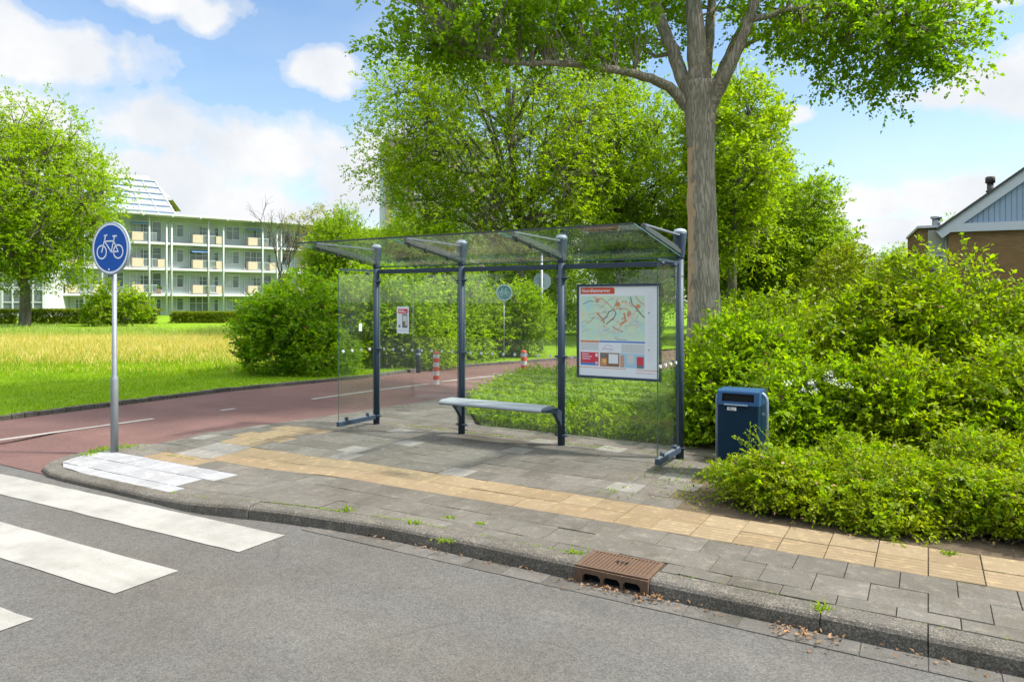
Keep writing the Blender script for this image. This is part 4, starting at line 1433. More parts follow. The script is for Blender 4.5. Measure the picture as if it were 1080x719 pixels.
# upper crown, above the picture: it casts the dappled shade
for k in range(64):
    dd = rand_dir(1, rng, -.1)[0]
    c = np.array([-.3, .3, 9.6]) + dd * np.array([4.1, 3.7, 5.0]) * rng.uniform(.45, .95)
    ns = 13
    subs = c + rand_dir(ns, rng) * np.array([.95, .95, .7]) * (rng.uniform(.1, 1, ns) ** .45)[:, None]
    st = allp[np.argmin(np.linalg.norm(allp - c, axis=1))]
    mb.tube(curve_pts(st, c, .05, 5, rng, .05), [.05, .04, .03, .02, .01], 5, caps=False)
    cl.append((subs, .26, 18, c - np.array([0, 0, .5])))
mb.build('trunk', M_BARK, big)
Q = []
for subs, spread, each, cc in cl:
    n = len(subs)
    P = np.repeat(subs, each, axis=0) + rng.normal(0, 1, (n * each, 3)) * spread * np.array([1, 1, .8])
    D = nrm(P - cc) * .4 + rand_dir(n * each, rng) * .7 + np.array([0, 0, -.05])
    Q.append(sprays(P, D, .24 * rng.uniform(.5, 1.3, n * each), 6, .085, .062, rng, droop=.35))
link('crown', quads_mesh('crown', np.concatenate(Q), G_BIG), big)

# ------------------------------------------------------------------ trees further off
TG = 'trees beyond the shelter'
auto_tree('ash_tree', 'tall leafy tree with several slender stems rising just above the shelter roof', 'tree', (.32, 30.0, 0), 14.6, (-.45, 0, 8.7), (6.3, 4.4, 6.8), 42,
          np.random.default_rng(21), G_BACK, M_BARK2, (.25), .20, .125, .075, .42, 7, 24, 13, TG, .36, -.85, extra=[((-4.5, -1.4, 8.3), 1.5), ((-4.2, -1.2, 6.4), 1.5), ((-4.9, -.6, 10.3), 1.4), ((-3.2, -1.8, 7.4), 1.5), ((-3.4, -1.5, 4.8), 1.4), ((-5.4, -.5, 6.9), 1.2)])
auto_tree('ash_tree', 'leafy tree with a dark trunk seen above the map board', 'tree', (5.0, 33.0, 0), 11.5, (0, 0, 7.0), (4.4, 3.6, 5.2), 30,
          np.random.default_rng(22), G_ROW, M_BARKD, .22, .30, .14, .085, .38, 6, 22, 18, TG, .38, -.8)
auto_tree('ash_tree', 'slim yellow green tree just behind the thick trunk, sky showing through its side', 'tree', (8.65, 28.0, 0), 12.3, (-.1, 0, 7.0), (2.45, 2.6, 4.5), 18,
          np.random.default_rng(23), G_BACK, M_BARK2, (.22), .26, .15, .095, .45, 6, 20, 16, TG, .38, -.8)
row = auto_tree('row_tree', 'first and largest of the trees in the row leading away past the clipped shrub', 'tree', (11.2, 33, 0), 9.0, (0, 0, 4.5), (4.1, 3.6, 3.9), 30,
                np.random.default_rng(24), G_ROW, M_BARKD, .2, .22, .16, .10, .44, 6, 24, 18, TG, .40, -.85)
for (x, y, s, a, lb) in ((17.2, 45, .98, 1.1, 'second tree of the row leading away, its round top below the first'),
                         (25.0, 60, 1.0, 2.3, 'third tree of the row leading away toward the gap by the house'),
                         (33.0, 74, .95, 3.9, 'last tree of the row, lowest against the sky near the house'),):
    o = copy_tree(row); o.location = (x, y, 0); o.scale = (s, s, s); o.rotation_euler = (0, 0, a); o['label'] = lb
for (x, y, s, a, lb) in ((-9.8, 41, .86, .7, 'small yellow green tree between the bare tree and the shelter roof'),
                         (-4.9, 38, .80, 2.9, 'bushy tree low behind the first shelter post, before the tower block'),
                         (1.2, 40, .8, 4.4, 'tree in the gap behind the second and third shelter posts'),
                         (8.0, 44, .95, 5.5, 'tree standing deep behind the map board, beyond the other trunks')):
    o = copy_tree(row); o.location = (x, y, 0); o.scale = (s * (.66 if x < -9 else 1), s, s * .95); o.rotation_euler = (0, 0, a); o['label'] = lb
o = copy_tree(row); o.location = (31.5, 58, 0); o.scale = (.62, .62, .72); o.rotation_euler = (0, 0, 1.9)
o['label'] = 'small tree standing alone just beside the flat-roofed house extension'
o = copy_tree(row); o.location = (34, 54, 0); o.scale = (.7, .7, .93); o.rotation_euler = (0, 0, 2.7)
o['label'] = 'tree whose top peeks over the dark roof edge of the house'
for k, (x, y, s) in enumerate(((-16, -17, .95), (-24, -8, 1.0), (-7.5, -23, 1.05), (2.5, -26, .95), (-33, 3, 1.05))):  # unseen trees behind the camera, added for the glass to reflect
    o = copy_tree(row); o.location = (x, y, 0); o.scale = (s, s, s); o.rotation_euler = (0, 0, k * 1.3)
    o['label'] = 'street tree added behind the camera to give the shelter glass a reflection'; o['group'] = 'unseen trees added for the glass reflection'
auto_tree('olive_tree', 'thin olive coloured tree rising behind the end of the apartment building', 'tree', (-16.5, 62, 0), 11.5, (0, 0, 7.3), (3.2, 2.5, 3.2), 16,
          np.random.default_rng(25), G_OLIVE, M_BARK2, .16, .3, .16, .08, .4, 5, 11, 7, TG, .38, -.6)
auto_tree('park_tree', 'round light green tree on the lawn before the apartments', 'tree', (-32.2, 47, 0), 15.2, (0.1, 0, 8.3), (6.5, 5.6, 6.8), 48,
          np.random.default_rng(26), G_LEFT, M_BARK2, .36, .17, .175, .105, .52, 7, 22, 13, None, .34, -.92, 14, .04)
shrub('park_shrub', 'young light green bush spreading beside the round tree on the lawn', 'shrub', (-26.6, 48, 0), (2.6, 2.0, 3.3), 900, np.random.default_rng(28), G_LEFT, .20, .13, .6, 6, None, amp=.16, fuzz=.7, sr=.02)
# bare tree in front of the flats
rng = np.random.default_rng(31)
bare = empty('bare_tree', (-14.6, 45, 0), 0, 'leafless twiggy tree standing before the apartment balconies', 'tree')
mb = MB()
def bare_branch(p, d, L, r, lev):
    q = p + d * L
    mb.tube(curve_pts(p, q, .03, 4, rng, .05), [r, r * .8, r * .65, r * .5], 5, caps=False)
    if lev == 0: return
    for k in range(4 if lev > 1 else 5):
        u = rng.uniform(.45, 1.0)
        nd = nrm(d + rng.normal(0, .45, 3) + np.array([0, 0, .25]))
        bare_branch(p + (q - p) * u, nd, L * rng.uniform(.5, .75), r * .5, lev - 1)
bare_branch(np.array([0, 0, -.1]), np.array([0.02, 0, 1.]), 3.4, .13, 4)
mb.build('branches', M_BARKD, bare)

# ------------------------------------------------------------------ shrubs along the cycle path
SG = 'shrubs along the cycle path'
rng = np.random.default_rng(41)
shrub('path_shrub', 'large dense dark green shrub at the corner of the lawn', 'shrub', (-4.85, 16.9, 0), (1.85, 1.6, 2.55), 3900, rng, G_DARK, .095, .060, .34, 7, SG, zmin=-.1, amp=.10)
shrub('path_shrub', 'tall green shrub with upright shoots behind the end pane of the shelter', 'shrub', (-3.0, 18.5, 0), (1.8, 1.4, 2.6), 3300, rng, G_MID, .09, .055, .36, 7, SG, amp=.13)
shrub('path_shrub', 'green shrub seen behind the paper notice on the glass', 'shrub', (-1.5, 20.4, 0), (1.8, 1.4, 2.6), 3000, rng, G_MID, .09, .055, .36, 7, SG, amp=.14)
shrub('path_shrub', 'green shrub behind the small bicycle sign', 'shrub', (.05, 22.0, 0), (1.6, 1.3, 2.5), 2500, rng, G_MID, .09, .055, .36, 7, SG, amp=.15)
shrub('path_shrub', 'darker green shrub set back above the shrub by the lawn', 'shrub', (-3.9, 20.6, 0), (2.2, 1.4, 3.0), 2400, rng, G_DARK, .10, .06, .38, 7, SG, amp=.12)
for (x, y, r_, h, lb) in ((5.0, 30.5, 1.8, 2.2, 'low dark bush between the far trunks behind the map board'), (3.4, 36, 2.2, 2.4, 'bush closing the view at the end of the lawn strip behind the shelter'),
                          (8.4, 27, 2.0, 2.2, 'bush at the foot of the yellow green tree behind the thick trunk'), (11.8, 26, 2.4, 2.4, 'bush filling the gap beside the clipped shrub')):
    shrub('far_bush', lb, 'shrub', (x, y, 0), (r_, r_ * .8, h), 900, rng, G_ROW, .12, .075, .4, 6, 'bushes under the far trees', amp=.15)

# low ground cover behind the shelter
rng = np.random.default_rng(51)
mound = [(-.62, 10.3), (-.25, 9.65), (.55, 9.05), (1.7, 8.42), (2.7, 7.95), (3.3, 9.0), (3.0, 12.5), (1.4, 13.9), (.4, 13.6), (-.35, 12.3), (-.75, 11.2)]
P2 = pts_in_poly(mound, 6200, rng)
ed = edge_dist(mound, P2)
hh_ = .42 * (1 - np.exp(-ed / .28)) + .10 * np.sin(P2[:, 0] * 2.3 + 1) * np.sin(P2[:, 1] * 1.7) * (ed > .25) + rng.uniform(0, .07, len(P2))
P = np.c_[P2, np.maximum(.03, hh_ * rng.uniform(.45, 1.0, len(P2)) ** .6 - .06)]
D = rand_dir(len(P), rng, -.1) * .8 + np.array([0, 0, .55])
ls = .26 * rng.uniform(.5, 1.3, len(P))
gc = link('ground_cover', quads_mesh('ground_cover', np.maximum(sprays(P, D, ls, 8, .055, .030, rng, droop=.35), [-99, -99, .008]), G_MID))
tag(gc, 'low leafy ground cover growing behind the shelter glass', 'ground cover', kind='stuff')

# ------------------------------------------------------------------ shrubs beside the bin
HG = 'bright shrubs beside the pavement'
rng = np.random.default_rng(61)
E = dict(group=HG, lmat2=G_MID)
shrub('garden_shrub', 'bright shrub directly behind the litter bin, reaching the end post', 'shrub', (2.75, 8.75, 0), (1.0, .95, 1.58), 2600, rng, G_MID, .074, .042, .30, 8, **E)
shrub('garden_shrub', 'lush yellow green shrub below the thick tree trunk', 'shrub', (3.55, 9.7, 0), (1.2, .95, 1.92), 2900, rng, G_BRIGHT, .074, .042, .34, 8, amp=.17, **E)
shrub('garden_shrub', 'bright shrub with loose shoots before the clipped round shrub', 'shrub', (4.5, 9.1, 0), (1.2, 1.0, 1.92), 3200, rng, G_BRIGHT, .074, .042, .36, 8, amp=.16, **E)
shrub('garden_shrub', 'tallest bright shrub, its shoots standing before the brick wall of the house', 'shrub', (5.45, 8.7, 0), (1.15, 1.0, 2.42), 3500, rng, G_BRIGHT, .074, .042, .38, 8, amp=.19, f=3.4, **E)
shrub('garden_shrub', 'bright shrub next to the tallest one, past the end of the low hedge', 'shrub', (6.45, 8.4, 0), (1.2, 1.1, 2.22), 2900, rng, G_BRIGHT, .074, .042, .36, 8, amp=.18, **E)
shrub('garden_shrub', 'shrub dotted with clusters of small white flowers beside the bin', 'shrub', (3.15, 7.75, 0), (.85, .7, 1.12), 2300, rng, G_MID, .066, .037, .28, 8, flowers=(10, .70, .98, (-.2, -1, .3), .30), **E)
shrub('garden_shrub', 'mid height leafy shrub above the middle of the low hedge', 'shrub', (4.15, 7.6, 0), (.95, .75, 1.22), 2400, rng, G_BRIGHT, .066, .037, .30, 8, amp=.17, **E)
shrub('garden_shrub', 'mid height feathery shrub above the end of the low hedge', 'shrub', (5.15, 7.2, 0), (1.0, .8, 1.38), 2500, rng, G_BRIGHT, .066, .037, .32, 8, amp=.17, **E)
shrub('clipped_shrub', 'dark clipped shrub with a rounded top rising above the bright shrubs', 'shrub', (6.15, 13.1, 0), (1.1, 1.0, 2.80), 4600, rng, G_CLIP, .060, .040, .16, 6, amp=.03, up=.1, fuzz=.45, deep=.2, lobes=0, mix=0.0)
LG = 'low hedge plants along the ribbed tiles'
for i, (t, s, rx, ry, h, n, lb) in enumerate((
        (-1.02, 6.24, .64, .56, .50, 2500, 'low hedge plant in front of the bin, its shoots crossing the blue front'),
        (-.20, 6.17, .80, .60, .52, 2800, 'second low hedge plant from the bin'),
        (.60, 6.15, .80, .60, .50, 2800, 'low hedge plant in the middle of the row, third from the bin'),
        (1.40, 6.17, .82, .62, .54, 2800, 'fourth low hedge plant from the bin'),
        (2.25, 6.20, .82, .62, .58, 2600, 'low hedge plant at the far end of the row, fifth from the bin'),
        (-.55, 6.95, .62, .46, .60, 1500, 'low plant between the bin and the white flowered shrub'),
        (.35, 7.0, .72, .52, .66, 1700, 'low plant in the back row under the mid height leafy shrub'),
        (1.35, 7.05, .78, .55, .70, 1700, 'low plant in the back row under the feathery shrub'))):
    x, y, _ = ts(t, s)
    shrub('low_hedge_plant', lb, 'hedge', (x, y, 0), (rx, ry, h), n, rng, G_LOW, .036, .021, .26, 11, LG, lmat2=G_MID, droop=.42, up=.30, amp=.13, deep=.30, sr=.0025, rz=ROADANG, fuzz=.6)
# long shoots over the bin front
P = []; D = []; ls = []
for k in range(17):
    u = rng.uniform(0, 1)
    base = np.array([2.30 + .22 * rng.normal(0, .5), 6.30 + rng.uniform(-.1, .12), rng.uniform(.30, .42)])
    P.append(base); D.append([rng.uniform(-.75, .35), rng.uniform(-.25, .15), rng.uniform(.35, 1.0)]); ls.append(rng.uniform(.22, .42))
P = np.array(P); D = np.array(D); ls = np.array(ls)
hp = [o for o in bpy.data.objects if o.name == 'low_hedge_plant'][0]
inv = (Matrix.Translation(hp.location) @ Matrix.Rotation(ROADANG, 4, 'Z')).inverted()
Pl = np.array([tuple(inv @ Vector(p)) for p in P]); Dl = np.array([tuple(inv.to_3x3() @ Vector(p)) for p in D])
link('shoots', quads_mesh('shoots', np.concatenate([sprays(Pl, Dl, ls, 14, .030, .018, rng, droop=.25), spray_stems(Pl, nrm(Dl), ls, .0025, .25)]), G_LOW), hp)

# ------------------------------------------------------------------ clipped hedges before the flats
def hedge_box(x0, x1, y, h, dep, lb):
    L = x1 - x0; n = int(L * 800)
    P = np.c_[rng.uniform(-L / 2, L / 2, n), rng.uniform(-dep / 2, dep / 2, n), rng.uniform(.02, h, n)]
    side = rng.uniform(0, 1, n)
    P[side < .45, 1] = -dep / 2 + np.abs(rng.normal(0, .06, (side < .45).sum()))
    P[side > .6, 2] = h - np.abs(rng.normal(0, .05, (side > .6).sum()))
    D = rand_dir(n, rng, -.3); D[side < .45, 1] -= .8; D[side > .6, 2] += .8
    q = sprays(P, D, np.full(n, .12), 5, .10, .07, rng, droop=.1)
    o = link('clipped_hedge', quads_mesh('clipped_hedge', np.maximum(q, [-99, -99, .01]), G_HEDGE), None, ((x0 + x1) / 2, y, 0))
    tag(o, lb, 'hedge', 'clipped hedges before the apartments')
hedge_box(-44, -36.6, 53, 1.0, 1.1, 'piece of clipped hedge beyond the white garden post')
hedge_box(-36.0, -26.3, 53, 1.02, 1.1, 'long clipped hedge behind the round tree on the lawn')
hedge_box(-26.2, -19.0, 55, .80, 1.0, 'lower clipped hedge running on toward the big dark shrub')
wp = empty('garden_post', (-36.3, 53, 0), 0, 'small white post in the gap between two clipped hedges', 'post')
mb = MB(); mb.box((0, 0, .45), (.14, .14, .9), 0, bev=.02); mb.build('shaft', M_SIGNW, wp)
mb = MB(); mb.box((0, 0, .06), (.26, .26, .14), 0, bev=.02); mb.build('foot', M_SIGNW, wp)

# ------------------------------------------------------------------ grass
rng = np.random.default_rng(71)
fe_ = [(x, y) for x, y in far_edge[:9]]
lp = fe_ + [(-1.2, 21), (-6, 22), (-18, 20.5), (-14, 12.5), (-9.2, 10.5)]
P2 = pts_in_poly(lp, 70000, rng)
n1 = .5 + .5 * np.sin(P2[:, 0] * 1.1 + 2 * np.sin(P2[:, 1] * .7)) * np.sin(P2[:, 1] * 1.4 + P2[:, 0] * .3)
o = link('short_grass', quads_mesh('short_grass', blades(np.c_[P2, np.full(len(P2), ZL - .005)], (.035 + .03 * n1 + rng.uniform(0, .025, len(P2))), .010, rng, .5, .6), G_GRASS))
tag(o, 'short mown grass on the sunny lawn beside the cycle path', 'grass', kind='stuff')
lp = [(-24, 17.6), (-5.6, 19.2), (-9.5, 29), (-30, 30)]
P2 = pts_in_poly(lp, 60000, rng)
f_ = np.clip((P2[:, 1] - 17.5 + .9 * np.sin(P2[:, 0] * .9) + .5 * np.sin(P2[:, 0] * 2.3)) / 4, .0, 1)
H = (.12 + .28 * f_) * rng.uniform(.6, 1.25, len(P2))
V = blades(np.c_[P2, np.full(len(P2), ZL)], H, .016, rng, .28, .45)
mi = np.repeat((rng.uniform(0, 1, len(P2)) < .42 + .45 * f_).astype(int), 2)
o = link('long_grass', quads_mesh('long_grass', V, [G_GRASS, G_STRAW], mi))
tag(o, 'uncut straw coloured meadow grass across the lawn', 'grass', kind='stuff')
P2 = pts_in_poly([(-22, 14.5), (-5.6, 16.5), (-6.4, 19.5), (-24, 18.5)], 900, rng)
P2 = np.repeat(P2, 9, axis=0) + rng.normal(0, .05, (8100, 2))
o = link('grass_tufts', quads_mesh('grass_tufts', blades(np.c_[P2, np.full(len(P2), ZL)], rng.uniform(.06, .20, len(P2)), .012, rng, .4, .5), [G_GRASS, G_STRAW], np.repeat((rng.uniform(0, 1, len(P2)) < .25).astype(int), 2)))
tag(o, 'longer grass tufts straggling from the meadow into the mown lawn', 'grass', kind='stuff')
lp = [(-38, 29.5), (-9.8, 29), (-12, 35.5), (-38, 36)]
P2 = pts_in_poly(lp, 22000, rng)
o = link('reed_tufts', quads_mesh('reed_tufts', blades(np.c_[P2, np.full(len(P2), ZL)], rng.uniform(.25, .55, len(P2)) * (1 + .3 * np.sin(P2[:, 0] * 1.3)), .035, rng, .3, .5), G_REED))
tag(o, 'pale green reed tufts at the far side of the meadow', 'reeds', kind='stuff')
# verge grass
lp = [ts(-2.6, 8.1)[:2], ts(-5.2, 8.15)[:2], (-.7, 10.4), (-.9, 11.6), (.4, 13.9), (1.6, 14.2), (5, 18), (9, 18), (3.4, 9.2)]
P2 = pts_in_poly(lp, 16000, rng)
o = link('verge_grass', quads_mesh('verge_grass', blades(np.c_[P2, np.full(len(P2), -.012)], rng.uniform(.03, .10, len(P2)), .009, rng, .5, .6), G_GRASS))
tag(o, 'ragged grass growing between the shelter back and the ground cover', 'grass', kind='stuff')

# weeds and moss in the joints
WP = []
def weed_run(t0, t1, sfun, n, h):
    for k in range(n):
        t = rng.uniform(t0, t1)
        if math.sin(t * 5.1) + math.sin(t * 13.7 + 1) < rng.uniform(-1.6, .9): continue
        x, y, _ = ts(t + 0, sfun(t) + rng.normal(0, .006)); WP.append((x, y, dip(t, sfun(t)) - .006, h * rng.uniform(.5, 1.4)))
weed_run(-5.9, -1.95, lambda t: sb(t) + .004, 1500, .016)
weed_run(-1.4, 4, lambda t: 4.284, 350, .012)
weed_run(-6.5, -2.3, lambda t: 7.56, 1500, .020)
weed_run(-8.2, -6.9, lambda t: 4.93, 260, .02)
weed_run(-2.9, 2.5, lambda t: 5.0, 260, .010)
weed_run(-5, 2.5, lambda t: 5.315, 320, .010)
weed_run(-3, 3, lambda t: 4.725, 240, .010)
weed_run(-4, 3, lambda t: 4.43, 240, .010)
for k in range(700):     # bare corner by the bin
    t = rng.uniform(-2.5, -1.5); s = rng.uniform(5.65, 7.7)
    if rng.uniform() < .5 + .4 * math.sin(9 * t + 4 * s): x, y, _ = ts(t, s); WP.append((x, y, 0.0, rng.uniform(.015, .05)))
for px, py in ((112, 472), (120, 474), (128, 471), (100, 476), (140, 470), (92, 479), (105, 474)):
    x, y, _ = at(px, py, -.04)
    for k in range(40): WP.append((x + rng.normal(0, .07), y + rng.normal(0, .05), -.05, rng.uniform(.02, .06)))
for px, py, sc2 in ((366, 538, 1.2), (436, 552, 1.4), (470, 571, .8), (475, 546, .7), (508, 552, .7), (866, 641, 1.0), (605, 584, 1.0), (1000, 584, .8)):
    x, y, _ = at(px, py, 0)
    for k in range(34): WP.append((x + rng.normal(0, .03), y + rng.normal(0, .02), -.003, rng.uniform(.02, .055) * sc2))
WP = np.array(WP)
o = link('pavement_weeds', quads_mesh('pavement_weeds', blades(WP[:, :3], WP[:, 3], .010, rng, .7, .8), G_GRASS))
tag(o, 'moss and small weeds growing in the pavement joints', 'weeds', kind='stuff')
# fallen leaves by the kerb
LP = []
def litter(t0, t1, n, s0=3.93, s1=4.10, z=ZR, up=.02):
    for k in range(n):
        t = rng.uniform(t0, t1); s = s1 - abs(rng.normal(0, (s1 - s0) * .5))
        x, y, _ = ts(t, s); LP.append((x, y, z + .008 + rng.uniform(0, up)))
litter(-2.0, -1.5, 55, 3.99, 4.085, up=.015); litter(-1.5, -1.3, 45, 3.97, 4.085, up=.03); litter(-1.3, -.95, 14); litter(-.72, -.38, 62, 3.93, 4.085, up=.02); litter(-.3, .25, 14)
litter(-4.5, -2.1, 60, 4.05, 4.09, up=.006); litter(.2, 3, 14, 4.0, 4.09)
litter(-1.7, 3, 160, 5.72, 5.98, .0, .015)
litter(-2.3, -1.7, 40, 5.7, 6.6, .0, .01)
LP = np.array(LP); n = len(LP)
dd = rand_dir(n, rng, -.2); dd[:, 2] *= .35; dd = nrm(dd)
nn_ = nrm(np.array([0, 0, 1.]) + rng.normal(0, .5, (n, 3)))
o = link('fallen_leaves', quads_mesh('fallen_leaves', leaf_quads(LP, dd, nn_, rng.uniform(.014, .040, n), rng.uniform(.008, .022, n), .3), M_DEAD))
tag(o, 'dry brown leaves blown against the kerb and drain', 'fallen leaves', kind='stuff')
# ------------------------------------------------------------------ apartment building
M_FLAT = plain('pale_green_panel', (.37, .42, .395), .6, .06, .6)
M_WHITEW = plain('white_trim', (.52, .53, .52), .6, .06, 1.5)
M_WIN = plain('window_glass', (.12, .14, .14), .12, .5, .8, .0, .6)
M_CURT = plain('window_curtain', (.34, .37, .36), .5, .4, 1.2)
M_WOOD = plain('honey_wood', (.50, .41, .30), .6, .12, 3)
M_RAIL = plain('railing_pale', (.45, .50, .48), .5, .1)
M_ROOFW = plain('roof_edge', (.50, .50, .50), .7, .12, 1)
M_BEIGE = plain('beige_metal_roof', (.36, .33, .28), .7, .1, .5)
M_BRICKB = plain('brown_wall', (.22, .14, .10), .8, .1, .6)
M_PLANT = plain('balcony_plant', (.06, .13, .02), .8, .4, 6)
M_AWN = plain('blue_awning', (.16, .30, .52), .6, .1)
M_PGLASS = plain('roof_glazing', (.42, .52, .66), .15, .25, .5, .0, .7)

apt = empty('apartment_building', (-52, 77.5, 0), math.atan2(.6, .8), 'long pale green apartment building with white balcony decks and honey wood balcony fronts', 'building')
LEN = 46; ROOF = 11.75
mb = MB(); mb.box((LEN / 2, 5.2, ROOF / 2 - .3), (LEN, 10, ROOF + .6), 0)
k = .0
while k < LEN:
    mb.box((k, .195, ROOF / 2), (.05, .03, ROOF - .1), 1); k += 1.55
mb.build('wall', [M_FLAT, M_WHITEW], apt)
floors = [-.25, 2.55, 5.6, 8.65]
for z in floors[1:]:
    mb = MB(); mb.box((LEN / 2, -.55, z - .10), (LEN, 1.5, .26), 0); mb.build('balcony_deck', M_WHITEW, apt)
mb = MB()
mb.box((LEN / 2, 3.9, ROOF + .12), (LEN + 1, 12.2, .22), 0)
k = 1.
while k < LEN: mb.box((k, -1.2, ROOF - .06), (.14, 2.2, .14), 0); k += 3.1
mb.build('roof', M_ROOFW, apt)
def window(x, z, w, h, par, panes=2, curtain=False):
    f = MB(); y = .13
    f.box((x, y, z + h - .04), (w, .14, .08), 0); f.box((x, y, z + .04), (w, .14, .08), 0)
    for q in range(panes + 1): f.box((x - w / 2 + .035 + q * (w - .07) / panes, y, z + h / 2), (.07, .14, h - .165), 0)
    f.box((x, y + .01, z + h * .66), (w - .2, .08, .05), 0)
    fo = f.build('window', M_WHITEW, par)
    p = MB(); p.box((x, y + .045, z + h / 2), (w - .1, .03, h - .1), 1 if curtain else 0)
    if curtain: p.box((x + w * .22, y + .025, z + h * .45), (w * .35, .03, h * .75), 0)
    p.build('pane', [M_WIN, M_CURT], fo)
rw = random.Random(9)
MOD = 6.55
nmod = 7
for m_ in range(nmod):
    x0 = .2 + m_ * MOD
    for fi, z in enumerate(floors):
        zz = z + .05
        window(x0 + 1.0, zz + .75, 1.7, 1.75, apt, 2, rw.random() < .65)
        window(x0 + 3.55, zz + .1, 2.3, 2.4, apt, 3, rw.random() < .55)
        window(x0 + 5.35, zz + .1, 1.0, 2.4, apt, 1, rw.random() < .55)
        if fi > 0:
            b = MB()
            b.box((x0 + 3.1, -1.26, z + .62), (1.15, .07, 1.0), 0)
            b.box((x0 + 2.53, -.85, z + .62), (.06, .8, 1.0), 0)
            bo_ = b.build('balcony', M_WOOD, apt)
            b = MB()
            for k in range(12): b.box((x0 + 3.75 + k * .12, -1.26, z + .58), (.025, .025, .95), 0)
            b.box((x0 + 4.4, -1.26, z + 1.07), (1.5, .05, .05), 0)
            if m_ % 2 == 0 or fi == 2: b.box((x0 + 5.6, -1.26, z + .58), (.8, .04, .95), 1)
            b.build('railing', [M_RAIL, M_WOOD], bo_)
            if rw.random() < .55:
                b = MB(); xq = x0 + 3.9 + rw.random() * 1.6
                b.box((xq, -.9, z + .35), (.45, .4, .5), rw.choice((0, 1, 3)), bev=.04)
                for q in range(7): b.box((xq + rw.uniform(-.25, .25), -.9 + rw.uniform(-.15, .15), z + rw.uniform(.65, 1.0)), (.2, .2, .26), 2, rz=rw.uniform(0, 3), bev=.05)
                b.build('planter', [M_RAIL, M_WOOD, M_PLANT, M_BRICKB], bo_)
            if (m_, fi) in ((2, 2), (3, 3), (1, 3)):
                b = MB(); b.bar((x0 + 3.4, -.2, z + 2.35), (x0 + 3.4, -1.3, z + 2.05), 1.9, .04); b.build('awning', M_AWN, apt)
for m_ in range(nmod):
    for dx in ((.2, .75) if m_ % 2 == 0 else (.1,)) + (4.9,):
        c = MB(); c.tube([(m_ * MOD + dx + (-.4), -1.36, -.3), (m_ * MOD + dx - .4, -1.36, ROOF - .9 if dx < 1 else ROOF)], .085, 10); c.build('column', M_WHITEW, apt)
# stair glazing at the near end
gal = empty('gallery_wing', (-60.0, 70, 0), math.atan2(.25, .97), 'white walled gallery wing with tall glazed bays behind the round tree', 'building')
mb = MB(); mb.box((5.0, 4, 4.3), (14.8, 8, 8.8), 0); mb.build('wall', M_WHITEW, gal)
for r_ in range(3):
    f = MB(); x0, x1, z0, z1 = 8.6, 12.25, .3 + r_ * 2.8, 2.9 + r_ * 2.8
    for q in range(5): f.box((x0 + q * (x1 - x0) / 4, -.06, (z0 + z1) / 2), (.12, .14, z1 - z0), 0)
    for zq in (z0, (z0 + z1) / 2, z1): f.box(((x0 + x1) / 2, -.05, zq), (x1 - x0, .10, .10), 0)
    fo = f.build('window', M_WHITEW, gal)
    p = MB(); p.box(((x0 + x1) / 2, -.01, (z0 + z1) / 2), (x1 - x0 - .1, .03, z1 - z0 - .1), 0); p.build('pane', M_WIN, fo)
# glazed pyramid roof on the flats
pyr = empty('glass_pyramid', (-54.8, 92, 0), math.atan2(.6, .8), 'glazed pyramid roof rising behind the flats, ribbed with white bars', 'roof light')
B_, T_, z0, z1 = 9.2, 6.6, 11.4, 17.0
vs = [(-B_, -B_, z0), (B_, -B_, z0), (B_, B_, z0), (-B_, B_, z0), (-T_, -T_, z1), (T_, -T_, z1), (T_, T_, z1), (-T_, T_, z1)]
mb = MB(); mb.add(vs, [[0, 1, 5, 4], [1, 2, 6, 5], [2, 3, 7, 6], [3, 0, 4, 7], [4, 5, 6, 7]], 0); mb.build('glazing', M_PGLASS, pyr)
mb = MB()
def lerp(a, b, u): return Vector(a) + (Vector(b) - Vector(a)) * u
for f_ in ((0, 1, 5, 4), (1, 2, 6, 5), (3, 0, 4, 7)):
    a_, b_, c_, d_ = [Vector(vs[i]) for i in f_]
    nn = (b_ - a_).cross(d_ - a_).normalized() * .05
    for q in range(10): u = q / 9; mb.bar(lerp(a_, b_, u) + nn, lerp(d_, c_, u) + nn, .16, .14, 0)
    for q in range(8): u = q / 7; mb.bar(lerp(a_, d_, u) + nn * 1.9, lerp(b_, c_, u) + nn * 1.9, .34, .10, 0)
mb.build('frame', M_WHITEW, pyr)
pent = empty('office_block', (-67.4, 112, 0), math.atan2(.35, .94), 'block with a beige hipped metal roof topping out behind the glass pyramid', 'building')
mb = MB(); mb.box((0, 8, 9.1), (23.6, 16, 18.6), 0); mb.build('wall', M_BRICKB, pent)
mb = MB()
vs = [(-12.6, -1.2, 18.4), (12.6, -1.2, 18.4), (12.6, 17, 18.4), (-12.6, 17, 18.4), (-9, 2.5, 22.4), (8.6, 2.5, 22.4), (8.6, 13, 22.4), (-9, 13, 22.4)]
mb.add(vs, [[0, 1, 5, 4], [1, 2, 6, 5], [2, 3, 7, 6], [3, 0, 4, 7], [4, 5, 6, 7], [3, 2, 1, 0]], 0)
mb.box((0, -1.22, 18.3), (25.3, .15, .5), 1)
mb.box((0, .6, 20.2), (22.5, .25, .25), 1)
mb.build('roof', [M_BEIGE, M_ROOFW], pent)

